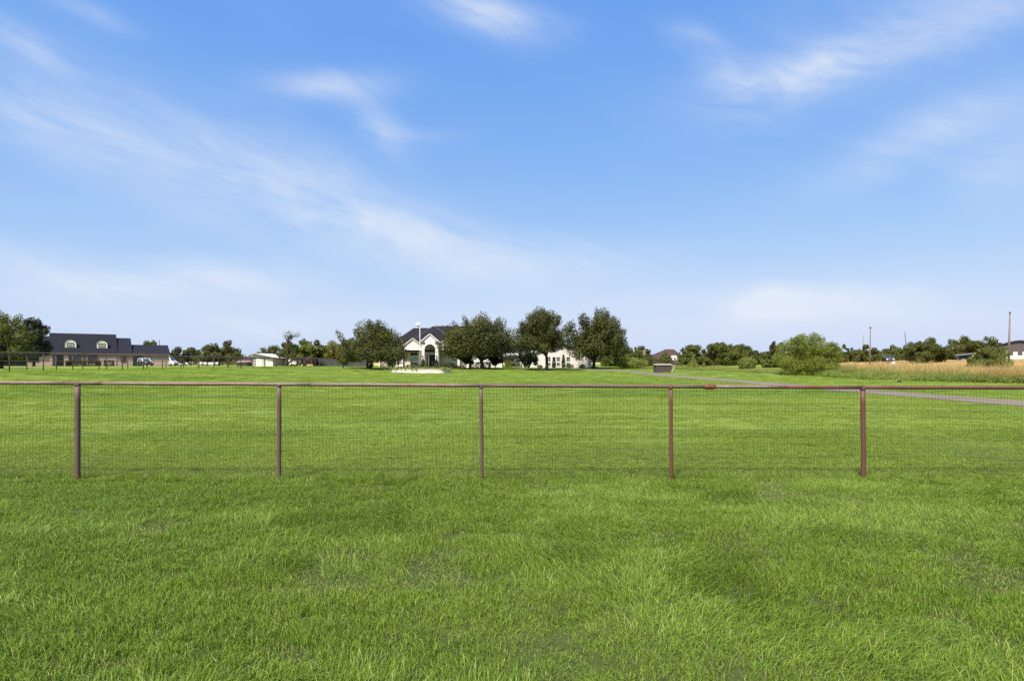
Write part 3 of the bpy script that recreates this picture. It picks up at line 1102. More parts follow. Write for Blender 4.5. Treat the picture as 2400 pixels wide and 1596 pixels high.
# ------------------------------------------------------------------ trees, shrubs
def leaves_mesh(name, pts, nrm, size, mat, rs, parent, tint=None, narrow=.55):
    """one small bent leaf-spray face per point"""
    n = len(pts)
    pts = np.asarray(pts)
    a = rs.normal(0, 1, (n, 3))
    a -= nrm * (a * nrm).sum(1)[:, None] * .75
    a /= np.linalg.norm(a, axis=1)[:, None] + 1e-9
    b = np.cross(nrm, a)
    b /= np.linalg.norm(b, axis=1)[:, None] + 1e-9
    L = size * rs.uniform(.6, 1.45, n)[:, None]
    W = L * (narrow * rs.uniform(.7, 1.3, n))[:, None]
    V = np.stack([pts - a * L * .5, pts + b * W * .5 + nrm * L * .06, pts + a * L * .5 - nrm * L * .10, pts - b * W * .5 + nrm * L * .06], 1).reshape(-1, 3)
    F = np.arange(n * 4).reshape(-1, 4)
    me = bpy.data.meshes.new(name)
    me.from_pydata(V.tolist(), [], F.tolist())
    t = rs.rand(n) if tint is None else tint
    at = me.attributes.new('tint', 'FLOAT', 'POINT')
    at.data.foreach_set('value', np.repeat(t, 4))
    me.materials.append(MAT[mat])
    o = bpy.data.objects.new(name, me)
    COL.objects.link(o)
    o.parent = parent
    return o


def crown_points(rs, W, Hc, n, nclump, flat=.45, spike=.35, droop=0.0, low=.40):
    """points through a crown of width W and height Hc, base at z = 0: leafy clumps filling a dome, with upright tufts along its rim"""
    C, Rad, D, El = [], [], [], []
    k = 0
    while k < nclump:
        u = rs.normal(0, 1, 3)
        u /= np.linalg.norm(u)
        if u[2] < -flat:
            continue
        rr = rs.uniform(.10, .84) ** .62
        hz = np.sqrt(max(0.0, 1 - max(u[2], 0) ** 2)) / max(1e-6, np.hypot(u[0], u[1]))
        c = np.array([u[0] * hz * W / 2 * rr, u[1] * hz * W / 2 * rr, Hc * (low + (u[2] * (1 - low) if u[2] > 0 else u[2] * low) * rr)])
        d = np.array([u[0], u[1], u[2] * .7 + .55])
        C.append(c)
        Rad.append(rs.uniform(.11, .20) * (1.25 - .35 * rr))
        D.append(d / np.linalg.norm(d))
        El.append(1.0 + spike * rs.uniform(0, 1.2) * (rr > .55))
        k += 1
    # upright tufts breaking the outline
    for _ in range(int(nclump * .5)):
        u = rs.normal(0, 1, 3)
        u[2] = abs(u[2]) * 1.1 + .15
        u /= np.linalg.norm(u)
        rr = rs.uniform(.80, .97)
        C.append(np.array([u[0] * W / 2 * rr, u[1] * W / 2 * rr, Hc * (low + u[2] * (1 - low) * rr * .96)]))
        Rad.append(rs.uniform(.045, .085))
        d = np.array([u[0] * .8, u[1] * .8, u[2] * .5 + .8])
        D.append(d / np.linalg.norm(d))
        El.append(1.15 + spike * 2.0)
    C, Rad, D, El = np.array(C), np.array(Rad), np.array(D), np.array(El)
    nc = len(C)
    w = Rad ** 2 * El
    pick = rs.choice(nc, n, p=w / w.sum())
    q = rs.normal(0, 1, (n, 3))
    q /= np.linalg.norm(q, axis=1)[:, None]
    rad = rs.uniform(.05, 1.0, n) ** .33
    rad *= np.array([1 + .22 * mnoise.noise(Vector(v * 2.3) + Vector((float(j) * 3.1, 0, 0))) for v, j in zip(q, pick)])
    off = q * rad[:, None] * (Rad[pick] * .5 * (W + Hc))[:, None] * np.array([1.0, 1.0, .80])
    al = (off * D[pick]).sum(1)
    off += D[pick] * (al * (El[pick] - 1))[:, None]
    P = C[pick] + off
    P[:, 2] -= droop * np.hypot(P[:, 0], P[:, 1]) ** 2 / (W * .5)
    N = q * 1.0 + np.array([0, 0, .30]) + rs.normal(0, .28, (n, 3))
    N /= np.linalg.norm(N, axis=1)[:, None]
    ok = P[:, 2] > -.05 * Hc
    P, N, pick = P[ok], N[ok], pick[ok]
    tint = np.clip(.5 + rs.normal(0, .20, len(P)) + (rs.rand(nc)[pick] - .5) * .55, 0, 1)
    return P, N, tint, C[:nclump]


def limbs(m, rs, base, top, r0, targets, fork, bend=.12, n=7, lean=(0, 0), stems=1):
    """tapered trunk(s) up to the fork, then limbs to the clumps"""
    for s_ in range(stems):
        a = 2 * math.pi * (s_ + .3) / max(stems, 1)
        bx, by = (math.cos(a) * r0 * 1.2, math.sin(a) * r0 * .8) if stems > 1 else (0, 0)
        sp = .18 * fork if stems > 1 else 0
        fx, fy = lean[0] + math.cos(a) * sp, lean[1] + math.sin(a) * sp
        pts, rad = [], []
        for k in range(6):
            t = k / 5
            pts.append((bx + fx * t + rs.normal(0, r0 * .12) * (0 < k < 5), by + fy * t, -.25 + (fork + .25) * t))
            rad.append(r0 * (1.45 - .5 * min(1, t * 2.5) - .18 * t) / (1 if stems == 1 else 1.3))
        m.tube(pts, rad, n)
        mine = targets[s_::stems]
        f = Vector(pts[-1])
        for c in mine:
            c = Vector(c)
            mid = f.lerp(c, .5) + Vector((rs.normal(0, bend), rs.normal(0, bend), abs(rs.normal(0, bend)) * .6)) * (c - f).length
            lo = Vector((pts[-2][0], pts[-2][1], pts[-2][2])).lerp(f, rs.uniform(.2, 1))
            r1 = r0 * rs.uniform(.34, .60)
            q = [lo, lo.lerp(mid, .5) + Vector((0, 0, .02)), mid, mid.lerp(c, .6), c]
            m.tube(q, [r1, r1 * .8, r1 * .58, r1 * .36, r1 * .16], 5, cap=False)


def tree(name, label, cat, px0, px1, py_top, py_crown, D, mat, seed, trunk_px=None, dens=1.0, size=1.0, stems=1, bark='bark', spike=.22, flat=.45,
         nclump=None, r0=None, narrow=.55, droop=0.0, group=None, depth=1.0, trunk=True, zbase=None, dy=0.0, low=.40):
    rs = np.random.RandomState(seed)
    s = D / FPX
    x = wx((px0 + px1) / 2, D)
    z = g1(x, D + dy)
    W = (px1 - px0) * s
    ztop, zc = wz(py_top, D), max(wz(py_crown, D), z - .05)
    Hc = ztop - zc
    root = thing(name, label, cat, (x, D, z), group=group)
    lpx = 597.0 / D
    area = W * Hc * lpx * lpx
    n = int(min(26000, max(700, area * 13)) * dens)
    nc = nclump or int(max(20, min(46, area / 26)))
    P, N, tint, C = crown_points(rs, W * .93, Hc * .96, n, nc, flat, spike, droop=droop, low=low)
    P[:, 1] *= depth
    # fit the outline to its measured extent
    lo, hi = np.percentile(P[:, 0], .5), np.percentile(P[:, 0], 99.5)
    P[:, 0] = (P[:, 0] - (lo + hi) / 2) * W / (hi - lo)
    C[:, 0] = (C[:, 0] - (lo + hi) / 2) * W / (hi - lo)
    zl, zh = np.percentile(P[:, 2], .8), np.percentile(P[:, 2], 99.6)
    P[:, 2] = (P[:, 2] - zl) * Hc / (zh - zl)
    C[:, 2] = (C[:, 2] - zl) * Hc / (zh - zl)
    P[:, 2] += zc - z
    C[:, 2] += zc - z
    P[:, 2] = np.maximum(P[:, 2], .02)
    leaves_mesh('crown', P, N, 1.62 / lpx * size * (1.0 if D > 60 else 1.1), mat, rs, root, tint, narrow)
    if trunk:
        m = MB()
        r0 = r0 or max(.05, min(.32, .030 * (ztop - z)))
        fork = max(.22, (zc - z) * .72 + .03 * Hc)
        tx = 0.0 if trunk_px is None else wx(trunk_px, D) - x
        sel = C[rs.permutation(len(C))[:min(len(C), 11)]]
        # trunk stands at tx and leans to the crown centre
        sel = [(c[0] - tx, c[1], c[2]) for c in sel]
        limbs(m, rs, 0, 0, r0, sel, fork, stems=stems, lean=(-tx * .25, 0))
        o = m.build('trunk', bark, root, smooth=True)
        o.location = (tx, 0, 0)
    return root


def shrub(name, label, px0, px1, py_top, py_base, D, mat, seed, shape='round', dens=1.0, size=.8, cat='shrub', group=None, zoff=None, depth=.9):
    """close foliage over a solid-looking body: round, box or column; leaves on the surface and inside"""
    rs = np.random.RandomState(seed)
    s = D / FPX
    x = wx((px0 + px1) / 2, D)
    z = g1(x, D) if zoff is None else zoff
    W, H = (px1 - px0) * s, max(.25, wz(py_top, D) - z)
    root = thing(name, label, cat, (x, D, z), group=group)
    lpx = 597.0 / D
    n = int(min(3500, max(220, W * H * lpx * lpx * 9)) * dens)
    u = rs.normal(0, 1, (n, 3))
    u /= np.linalg.norm(u, axis=1)[:, None]
    rr = rs.uniform(.3, 1, n) ** .3
    if shape == 'box':
        v = rs.uniform(-1, 1, (n, 3))
        k = rs.randint(0, 3, n)
        v[np.arange(n), k] = np.sign(v[np.arange(n), k]) * rs.uniform(.8, 1.0, n)
        P = v * np.array([W / 2, W / 2 * depth, H / 2]) + np.array([0, 0, H / 2])
        N = np.zeros((n, 3))
        N[np.arange(n), k] = np.sign(v[np.arange(n), k])
    elif shape == 'column':
        t = rs.rand(n)
        r = W / 2 * np.minimum(1, 1.25 * (1 - t) ** .55) * np.minimum(1, .62 + t * 2.2) * rr
        a = rs.uniform(0, 6.283, n)
        P = np.stack([np.cos(a) * r, np.sin(a) * r, t * H], -1)
        N = np.stack([np.cos(a), np.sin(a), np.full(n, .4)], -1)
    elif shape == 'cone':
        t = rs.rand(n) ** 1.4
        r = W / 2 * (1 - t) ** .8 * rr * (1 + .25 * np.sin(t * 40 + u[:, 0] * 3))
        a = rs.uniform(0, 6.283, n)
        P = np.stack([np.cos(a) * r, np.sin(a) * r, t * H], -1)
        N = np.stack([np.cos(a), np.sin(a), np.full(n, .5)], -1)
    else:
        nz = np.array([1 + .28 * mnoise.noise(Vector(q * 2.2 + seed)) for q in u])
        P = u * rr[:, None] * nz[:, None] * np.array([W / 2, W / 2 * depth, H * .52]) + np.array([0, 0, H * .48])
        N = u.copy()
    P += rs.normal(0, .03 * min(W, H), P.shape)
    P[:, 2] = np.maximum(P[:, 2], .01)
    N = N + rs.normal(0, .5, N.shape)
    N /= np.linalg.norm(N, axis=1)[:, None]
    leaves_mesh('foliage', P, N, 1.25 / lpx * size, mat, rs, root, np.clip(rs.normal(.5, .25, n), 0, 1), .6)
    m = MB()
    for k in range(5):
        a = k * 1.257
        q = rs.uniform(.25, .6)
        m.tube([(.03 * math.cos(a), .03 * math.sin(a), -.1), (.1 * W * math.cos(a), .1 * W * math.sin(a), H * .3), (q * .5 * W * math.cos(a), q * .4 * W * math.sin(a), H * .62)], [.03, .02, .008], 5)
    m.build('stem', 'bark', root)
    return root


# the four big live oaks by the house
BIG = dict(bark='bark', spike=.55)
tree('oak_tree', 'broad low live oak with forked trunk beside the round shrub, leftmost of the house trees', 'tree', 794, 950, 754, 848, 98, 'oak', 11, trunk_px=864, dens=1.1, stems=2, flat=.55, nclump=56, r0=.26, low=.28, **BIG)
tree('oak_tree', 'wide spreading live oak directly right of the arched entrance', 'tree', 1036, 1206, 741, 838, 108, 'oak', 12, trunk_px=1131, dens=1.1, flat=.5, nclump=58, r0=.40, low=.33, **BIG)
tree('oak_tree', 'upright live oak with vase-shaped trunk in front of the white wing', 'tree', 1206, 1346, 728, 822, 103, 'oak', 13, trunk_px=1282, dens=1.1, flat=.5, nclump=54, r0=.30, **BIG)
tree('oak_tree', 'rounded dense live oak at the far corner of the white wing', 'tree', 1338, 1468, 729, 838, 112, 'oak', 14, trunk_px=1390, dens=1.15, flat=.6, nclump=54, r0=.36, **BIG)
# small dark trees tucked under them
tree('yaupon_tree', 'small dark multi-stemmed tree by the right end of the porch', 'tree', 1072, 1108, 824, 852, 113, 'dark_leaf', 21, stems=3, dens=1.2, r0=.09)
tree('yaupon_tree', 'small dark tree left of the carport post', 'tree', 1145, 1178, 822, 855, 113, 'dark_leaf', 22, dens=1.2, r0=.09)
tree('yaupon_tree', 'low dark tree right of the carport opening', 'tree', 1216, 1260, 822, 856, 110, 'dark_leaf', 23, dens=1.2, r0=.10)

# left side
tree('elm_tree', 'large green tree cut by the left picture edge', 'tree', -75, 68, 734, 846, 67, 'olive', 31, trunk_px=2, dens=1.25, nclump=44, r0=.28, flat=.6)
tree('elm_tree', 'darker tree behind the large one at the left edge', 'tree', 48, 110, 747, 832, 92, 'dark_leaf', 32, dens=1.1, r0=.2)
tree('elm_tree', 'treetop showing above the low end of the slate roof', 'tree', 332, 374, 799, 835, 172, 'oak_light', 33, r0=.25)
tree('cedar_tree', 'dark rounded tree right of the brick house gable', 'tree', 394, 430, 814, 852, 160, 'oak', 34)
tree('elm_tree', 'lighter green tree behind the white vehicles', 'tree', 424, 470, 815, 850, 165, 'oak_light', 35)
tree('mesquite_tree', 'gappy green tree between the vehicles and the tall spreading tree', 'tree', 460, 512, 813, 848, 150, 'oak_light', 36, dens=.75)
tree('mesquite_tree', 'tall spreading tree left of the white shed', 'tree', 488, 560, 800, 846, 140, 'oak', 37, dens=.9, spike=.6, trunk_px=512)
tree('mesquite_tree', 'thin low tree just left of the pink tarp', 'tree', 538, 574, 826, 852, 150, 'olive', 38, dens=.6)
tree('mesquite_tree', 'low tree behind the white shed roof', 'tree', 606, 662, 811, 850, 150, 'olive', 39, dens=.9)
tree('mesquite_tree', 'dense tree round the bare-topped trunk', 'tree', 645, 700, 802, 846, 128, 'olive', 40)
tree('mesquite_tree', 'light green round tree above the red trailer', 'tree', 682, 740, 797, 844, 124, 'mesquite', 41, dens=1.1)
tree('mesquite_tree', 'green tree right of the red trailer', 'tree', 718, 760, 798, 848, 130, 'olive', 42)
tree('elm_tree', 'hazy green tree behind the dark board fence', 'tree', 750, 786, 812, 848, 160, 'oak_light', 43)
tree('elm_tree', 'yellow-green tree left of the broad live oak', 'tree', 766, 830, 800, 850, 128, 'yellow_leaf', 44, dens=1.0, trunk_px=792)
tree('elm_tree', 'green tree between the yellow tree and the broad live oak', 'tree', 788, 850, 796, 852, 135, 'oak_light', 45)

# right side
tree('bush_tree', 'large olive-green bushy tree right of the white wing', 'tree', 1415, 1522, 814, 862, 128, 'olive', 51, dens=1.2, nclump=26, flat=.9)
tree('bush_tree', 'dark tree peeping over the olive bush beside the brown roof', 'tree', 1478, 1524, 812, 850, 160, 'oak', 52)
shrub('bright_shrub', 'bright green sprawling shrub where the driveway bends', 1440, 1518, 838, 864, 112, 'bright_bush', 53, size=1.0)
shrub('dark_shrub', 'dark shrub left of the pointed shrub before the brown house', 1508, 1545, 838, 864, 126, 'oak', 54)
shrub('pointed_shrub', 'pointed green shrub in front of the brown hipped roof', 1536, 1582, 826, 862, 124, 'oak_light', 55, 'cone', size=1.0)
shrub('dark_shrub', 'low olive shrub under the brown house dormer', 1574, 1604, 850, 864, 122, 'olive', 56)
tree('hackberry_tree', 'round green tree right of the brown house', 'tree', 1598, 1660, 809, 858, 128, 'olive', 57, flat=.8)
tree('hackberry_tree', 'thin dark treetop touching the right roof slope of the brown house', 'tree', 1594, 1616, 816, 845, 150, 'oak', 58, dens=.7)
tree('hackberry_tree', 'big dark green tree with flat bushy top, left of its twin', 'tree', 1655, 1730, 804, 858, 130, 'olive', 59, dens=1.15, flat=.8)
tree('hackberry_tree', 'big dark green tree sloping down to the right', 'tree', 1706, 1776, 808, 862, 134, 'oak_light', 60, dens=1.15, flat=.8)
shrub('pointed_shrub', 'pale yellow-green conical shrub on the rough grass', 1610, 1640, 837, 866, 108, 'bright_bush', 61, 'cone', size=1.0)
shrub('sapling', 'tiny pale sapling right of the conical shrub', 1644, 1656, 848, 864, 108, 'bright_bush', 62, 'cone')
shrub('bright_shrub', 'feathery yellow-green bush left of the willow', 1730, 1772, 837, 869, 100, 'bright_bush', 63, size=1.1, dens=.8)
tree('hackberry_tree', 'small dark tree in the gap left of the tall dark tree', 'tree', 1766, 1794, 829, 860, 140, 'oak', 64)
tree('hackberry_tree', 'tall dark tree standing behind the left shoulder of the willow', 'tree', 1798, 1842, 802, 856, 130, 'oak', 65, dens=1.1)
tree('hackberry_tree', 'low olive tree at the left foot of the willow', 'tree', 1786, 1834, 832, 862, 116, 'olive', 66, flat=.9)
tree('willow_tree', 'large light green willow with feathery rounded crown at the lawn edge', 'tree', 1824, 1962, 786, 878, 76, 'willow', 67, dens=1.7, stems=4, size=1.15, narrow=.26, nclump=70, spike=.30, flat=.95, r0=.11, trunk_px=1888)
tree('hackberry_tree', 'dark green tree right of the willow', 'tree', 1950, 2006, 810, 852, 140, 'oak_light', 68, flat=.8)
tree('hackberry_tree', 'low tree between the willow side and the tall wooden pole', 'tree', 1990, 2030, 820, 853, 146, 'olive', 69, flat=.8)
tree('hackberry_tree', 'gappy tree behind the tall wooden pole', 'tree', 2014, 2058, 809, 854, 140, 'oak_light', 70, dens=.85, flat=.8)
tree('hackberry_tree', 'low green tree left of the navy car', 'tree', 2040, 2082, 824, 853, 160, 'olive', 71, flat=.9)
tree('hackberry_tree', 'green tree behind the navy car', 'tree', 2072, 2142, 811, 850, 165, 'olive', 72, flat=.9)
tree('hackberry_tree', 'big round dark tree on the straw field', 'tree', 2130, 2218, 794, 848, 120, 'oak_light', 73, dens=1.15, r0=.22, flat=.7)
tree('hackberry_tree', 'small round tree left of the grey lean-to shed', 'tree', 2219, 2246, 826, 843, 150, 'olive', 74)
tree('hackberry_tree', 'large spreading tree behind the grey lean-to shed', 'tree', 2230, 2346, 790, 838, 165, 'oak_light', 75, dens=1.15, nclump=30, flat=.7)
tree('hackberry_tree', 'near leaning tree in front of the grey barn', 'tree', 2282, 2354, 813, 862, 92, 'mesquite', 76, dens=1.1, nclump=26, flat=.9, trunk_px=2318)


def bare_tree():
    """leaning trunk with a bare, few-leaved top"""
    D = 122
    rs = np.random.RandomState(80)
    x = wx(663, D)
    root = thing('dead_tree', 'leaning dark trunk with bare twiggy top behind the board fence', 'tree', (x, D, g1(x, D)))
    s = D / FPX
    m = MB()

    def P(px, py, y=0.0):
        return ((px - 663) * s, y, wz(py, D) - g1(x, D))
    m.tube([P(668, 862), P(671, 850), P(673, 835), P(674, 815), P(675, 800), P(676, 790)], [.42, .36, .26, .18, .12, .05], 8)
    m.tube([P(670, 856), P(660, 845), P(652, 832), P(649, 824)], [.24, .20, .15, .1], 7)
    m.tube([P(671, 855), P(682, 846), P(695, 838), P(706, 834)], [.22, .18, .13, .07], 7)
    tw = []
    for k in range(26):
        a = rs.uniform(-1.2, 1.2)
        st = P(675 + rs.normal(0, 1), rs.uniform(790, 806), rs.normal(0, .3))
        L = rs.uniform(8, 24)
        e = P(675 + math.sin(a) * L * 1.2 + 6, 797 - math.cos(a) * L * .8, rs.normal(0, .8))
        m.tube([st, tuple((Vector(st) + Vector(e)) / 2 + Vector((rs.normal(0, .15), 0, .1))), e], [.06, .035, .012], 4)
        tw.append(e)
    m.build('trunk', 'bark', root, smooth=True)
    pts = np.repeat(np.array(tw), 7, 0) + rs.normal(0, .28, (len(tw) * 7, 3))
    N = rs.normal(0, 1, pts.shape)
    N /= np.linalg.norm(N, axis=1)[:, None]
    leaves_mesh('leaves', pts, N, .28, 'oak', rs, root)


bare_tree()
for a, b, t, sd, lab in ((2280, 2314, 883, 301, 'low green weed clump at the meadow edge, leftmost of four near the right edge'),
                         (2312, 2346, 881, 302, 'low green weed clump at the meadow edge, second of four'),
                         (2344, 2378, 882, 303, 'low green weed clump at the meadow edge, third of four'),
                         (2374, 2412, 880, 304, 'low green weed clump cut by the right picture edge')):
    shrub('weed_clump', lab, a, b, t, 898, 53.5 - (a - 2280) * .018, 'mesquite', sd, dens=.9, size=.8, cat='weed clump', group='weed clumps along the meadow edge')
shrub('low_bush', 'low leafy bush at the right foot of the near leaning tree', 2330, 2374, 838, 864, 90, 'mesquite', 77, dens=.8)


def undergrowth():
    """tangled brush filling the foot of the right-hand tree line"""
    rs = np.random.RandomState(95)
    P, N = [], []
    for a, b, D, h, n in ((1408, 1530, 132, 2.0, 1700), (1590, 1800, 138, 2.3, 3200), (1945, 2080, 150, 2.2, 2000), (2080, 2150, 158, 1.8, 900), (390, 500, 190, 1.8, 1300), (500, 580, 184, 1.4, 800), (1786, 1840, 112, 1.4, 700)):
        for k in range(n):
            px = rs.uniform(a, b)
            d = D + rs.uniform(-2.5, 2.5)
            x = wx(px, d)
            hh = h * (1 + .45 * mnoise.noise(Vector((px * .045, D, 0))) + .3 * mnoise.noise(Vector((px * .17, D, 3))))
            P.append((x, d, g1(x, d) + hh * rs.rand() ** .75))
            N.append(rs.normal(0, 1, 3) + np.array([0, -.6, .8]))
    P, N = np.array(P), np.array(N)
    N /= np.linalg.norm(N, axis=1)[:, None]
    root = thing('undergrowth', 'dark tangled brush along the foot of the distant tree lines', 'undergrowth', (0, 0, 0))
    root['kind'] = 'stuff'
    leaves_mesh('foliage', P, N, .5, 'olive', rs, root, np.clip(rs.normal(.35, .25, len(P)), 0, 1), .65)


undergrowth()


def far_woods():
    """the low wooded skyline far behind everything"""
    rs = np.random.RandomState(90)
    P, N = [], []
    for k in range(26000):
        a = rs.uniform(-.80, .80)
        d = rs.uniform(300, 380)
        x, y = d * math.tan(a), d
        h = 3.2 + 1.8 * mnoise.noise(Vector((x * .022, 1.0, 0))) + 1.2 * mnoise.noise(Vector((x * .09, 4.0, 0)))
        if x > 60:
            h += min(1.0, (x - 60) / 120) * 2.4
        P.append((x, y, g1(x, y) + rs.rand() ** .8 * h))
        N.append(rs.normal(0, 1, 3))
    P, N = np.array(P), np.array(N)
    N /= np.linalg.norm(N, axis=1)[:, None]
    root = thing('far_woods', 'low dark wooded skyline in the far distance', 'woods', (0, 0, 0))
    root['kind'] = 'stuff'
    leaves_mesh('foliage', P, N, 1.35, 'far_leaf', rs, root, np.clip(rs.normal(.4, .25, len(P)), 0, 1), .7)


far_woods()

# ------------------------------------------------------------------ building helpers
def window(parent, x0, x1, z0, z1, y, nx=2, nz=2, glass='glass_dark', frame='white_trim', fw=.07, out=-1, sill=False, split=None):
    """pane with its own frame and bars; y is the wall face, out = -1 faces -y"""
    p = MB().box(x0, x1, y + out * .012, y + out * .03, z0, z1).build('window', glass, parent)
    f = MB()
    d0, d1 = sorted((y + out * .005, y + out * .075))
    f.box(x0 - fw, x0, d0, d1, z0 - fw, z1 + fw)
    f.box(x1, x1 + fw, d0, d1, z0 - fw, z1 + fw)
    f.box(x0, x1, d0, d1, z1, z1 + fw)
    f.box(x0, x1, d0, d1, z0 - fw, z0)
    b0, b1 = sorted((y + out * .031, y + out * .055))
    bw = .013
    for k in range(1, nx):
        xc = x0 + (x1 - x0) * k / nx
        f.box(xc - bw, xc + bw, b0, b1, z0, z1)
    b0, b1 = sorted((y + out * .031, y + out * .052))
    for k in range(1, nz):
        zc = z0 + (z1 - z0) * k / nz
        f.box(x0, x1, b0, b1, zc - bw, zc + bw)
    if split is not None:
        zc = z0 + (z1 - z0) * split
        b0, b1 = sorted((y + out * .031, y + out * .065))
        f.box(x0, x1, b0, b1, zc - .09, zc + .09)
    f.build('window_frame', frame, p)
    if sill:
        s0, s1 = sorted((y + out * .002, y + out * .16))
        MB().box(x0 - fw - .06, x1 + fw + .06, s0, s1, z0 - fw - .07, z0 - fw - .002).build('window_sill', frame, p)
    return p


def hip(m, x0, x1, y0, y1, ze, rx0, rx1, ry, zr, th=.18, hipl=True, hipr=True):
    """hipped roof slabs from the eave rectangle to the ridge rx0..rx1 at y = ry"""
    A, B, C, D = (x0, y0, ze), (x1, y0, ze), (x1, y1, ze), (x0, y1, ze)
    E, F = (rx0, ry, zr), (rx1, ry, zr)
    m.slab([A, B, F, E], th)
    m.slab([C, D, E, F], th)
    m.slab([D, A, E], th)
    m.slab([B, C, F], th)


def hipcaps(parent, lines, mat='ridge_cap', r=.085):
    m = MB()
    for a, b in lines:
        m.tube([a, b], r, 6)
    m.build('ridge_cap', mat, parent)


def gable_front(m, x0, x1, zb, ze, za, y0, y1, arch=None):
    """gable wall slab in x,z, optional arched opening (ax0, ax1, spring)"""
    xc = (x0 + x1) / 2
    if arch is None:
        m.prism([(x0, zb), (x1, zb), (x1, ze), (xc, za), (x0, ze)], y0, y1)
        return
    ax0, ax1, sp = arch
    m.box(x0, ax0, y0, y1, zb, sp)
    m.box(ax1, x1, y0, y1, zb, sp)
    r = (ax1 - ax0) / 2
    ac = (ax0 + ax1) / 2

    def top(x):
        return ze + (za - ze) * (1 - abs(x - xc) / ((x1 - x0) / 2))
    n = 20
    xs = [x0] + [ac - r * math.cos(math.pi * k / n) for k in range(n + 1)] + [x1]
    xs = sorted(set(xs + [xc]))
    vs, fs = [], []
    for x in xs:
        lo = sp if (x <= ax0 + 1e-6 or x >= ax1 - 1e-6) else sp + math.sqrt(max(0, r * r - (x - ac) ** 2))
        vs += [(x, y0, lo), (x, y0, top(x)), (x, y1, lo), (x, y1, top(x))]
    for i in range(len(xs) - 1):
        a, b = i * 4, i * 4 + 4
        fs += [(a, b, b + 1, a + 1), (b + 2, a + 2, a + 3, b + 3), (a + 1, b + 1, b + 3, a + 3), (b, a, a + 2, b + 2)]
    m.add(vs, fs)


def roof_pair(parent, x0, x1, ze, za, y0, y1, mat='white_trim', roofmat=None, th=.16, over=.18, name='gable_trim'):
    """two raking slabs over a gable that faces the viewer"""
    xc = (x0 + x1) / 2
    k = (za - ze) / (xc - x0)
    m = MB()
    xo0, xo1, zo = x0 - over, x1 + over, ze - over * k
    m.slab([(xo0, y0, zo + th), (xc, y0, za + th), (xc, y1, za + th), (xo0, y1, zo + th)][::-1] if False else [(xo0, y1, zo + th), (xo0, y0, zo + th), (xc, y0, za + th), (xc, y1, za + th)], th)
    m.slab([(xc, y1, za + th), (xc, y0, za + th), (xo1, y0, zo + th), (xo1, y1, zo + th)], th)
    return m.build(name, mat, parent)


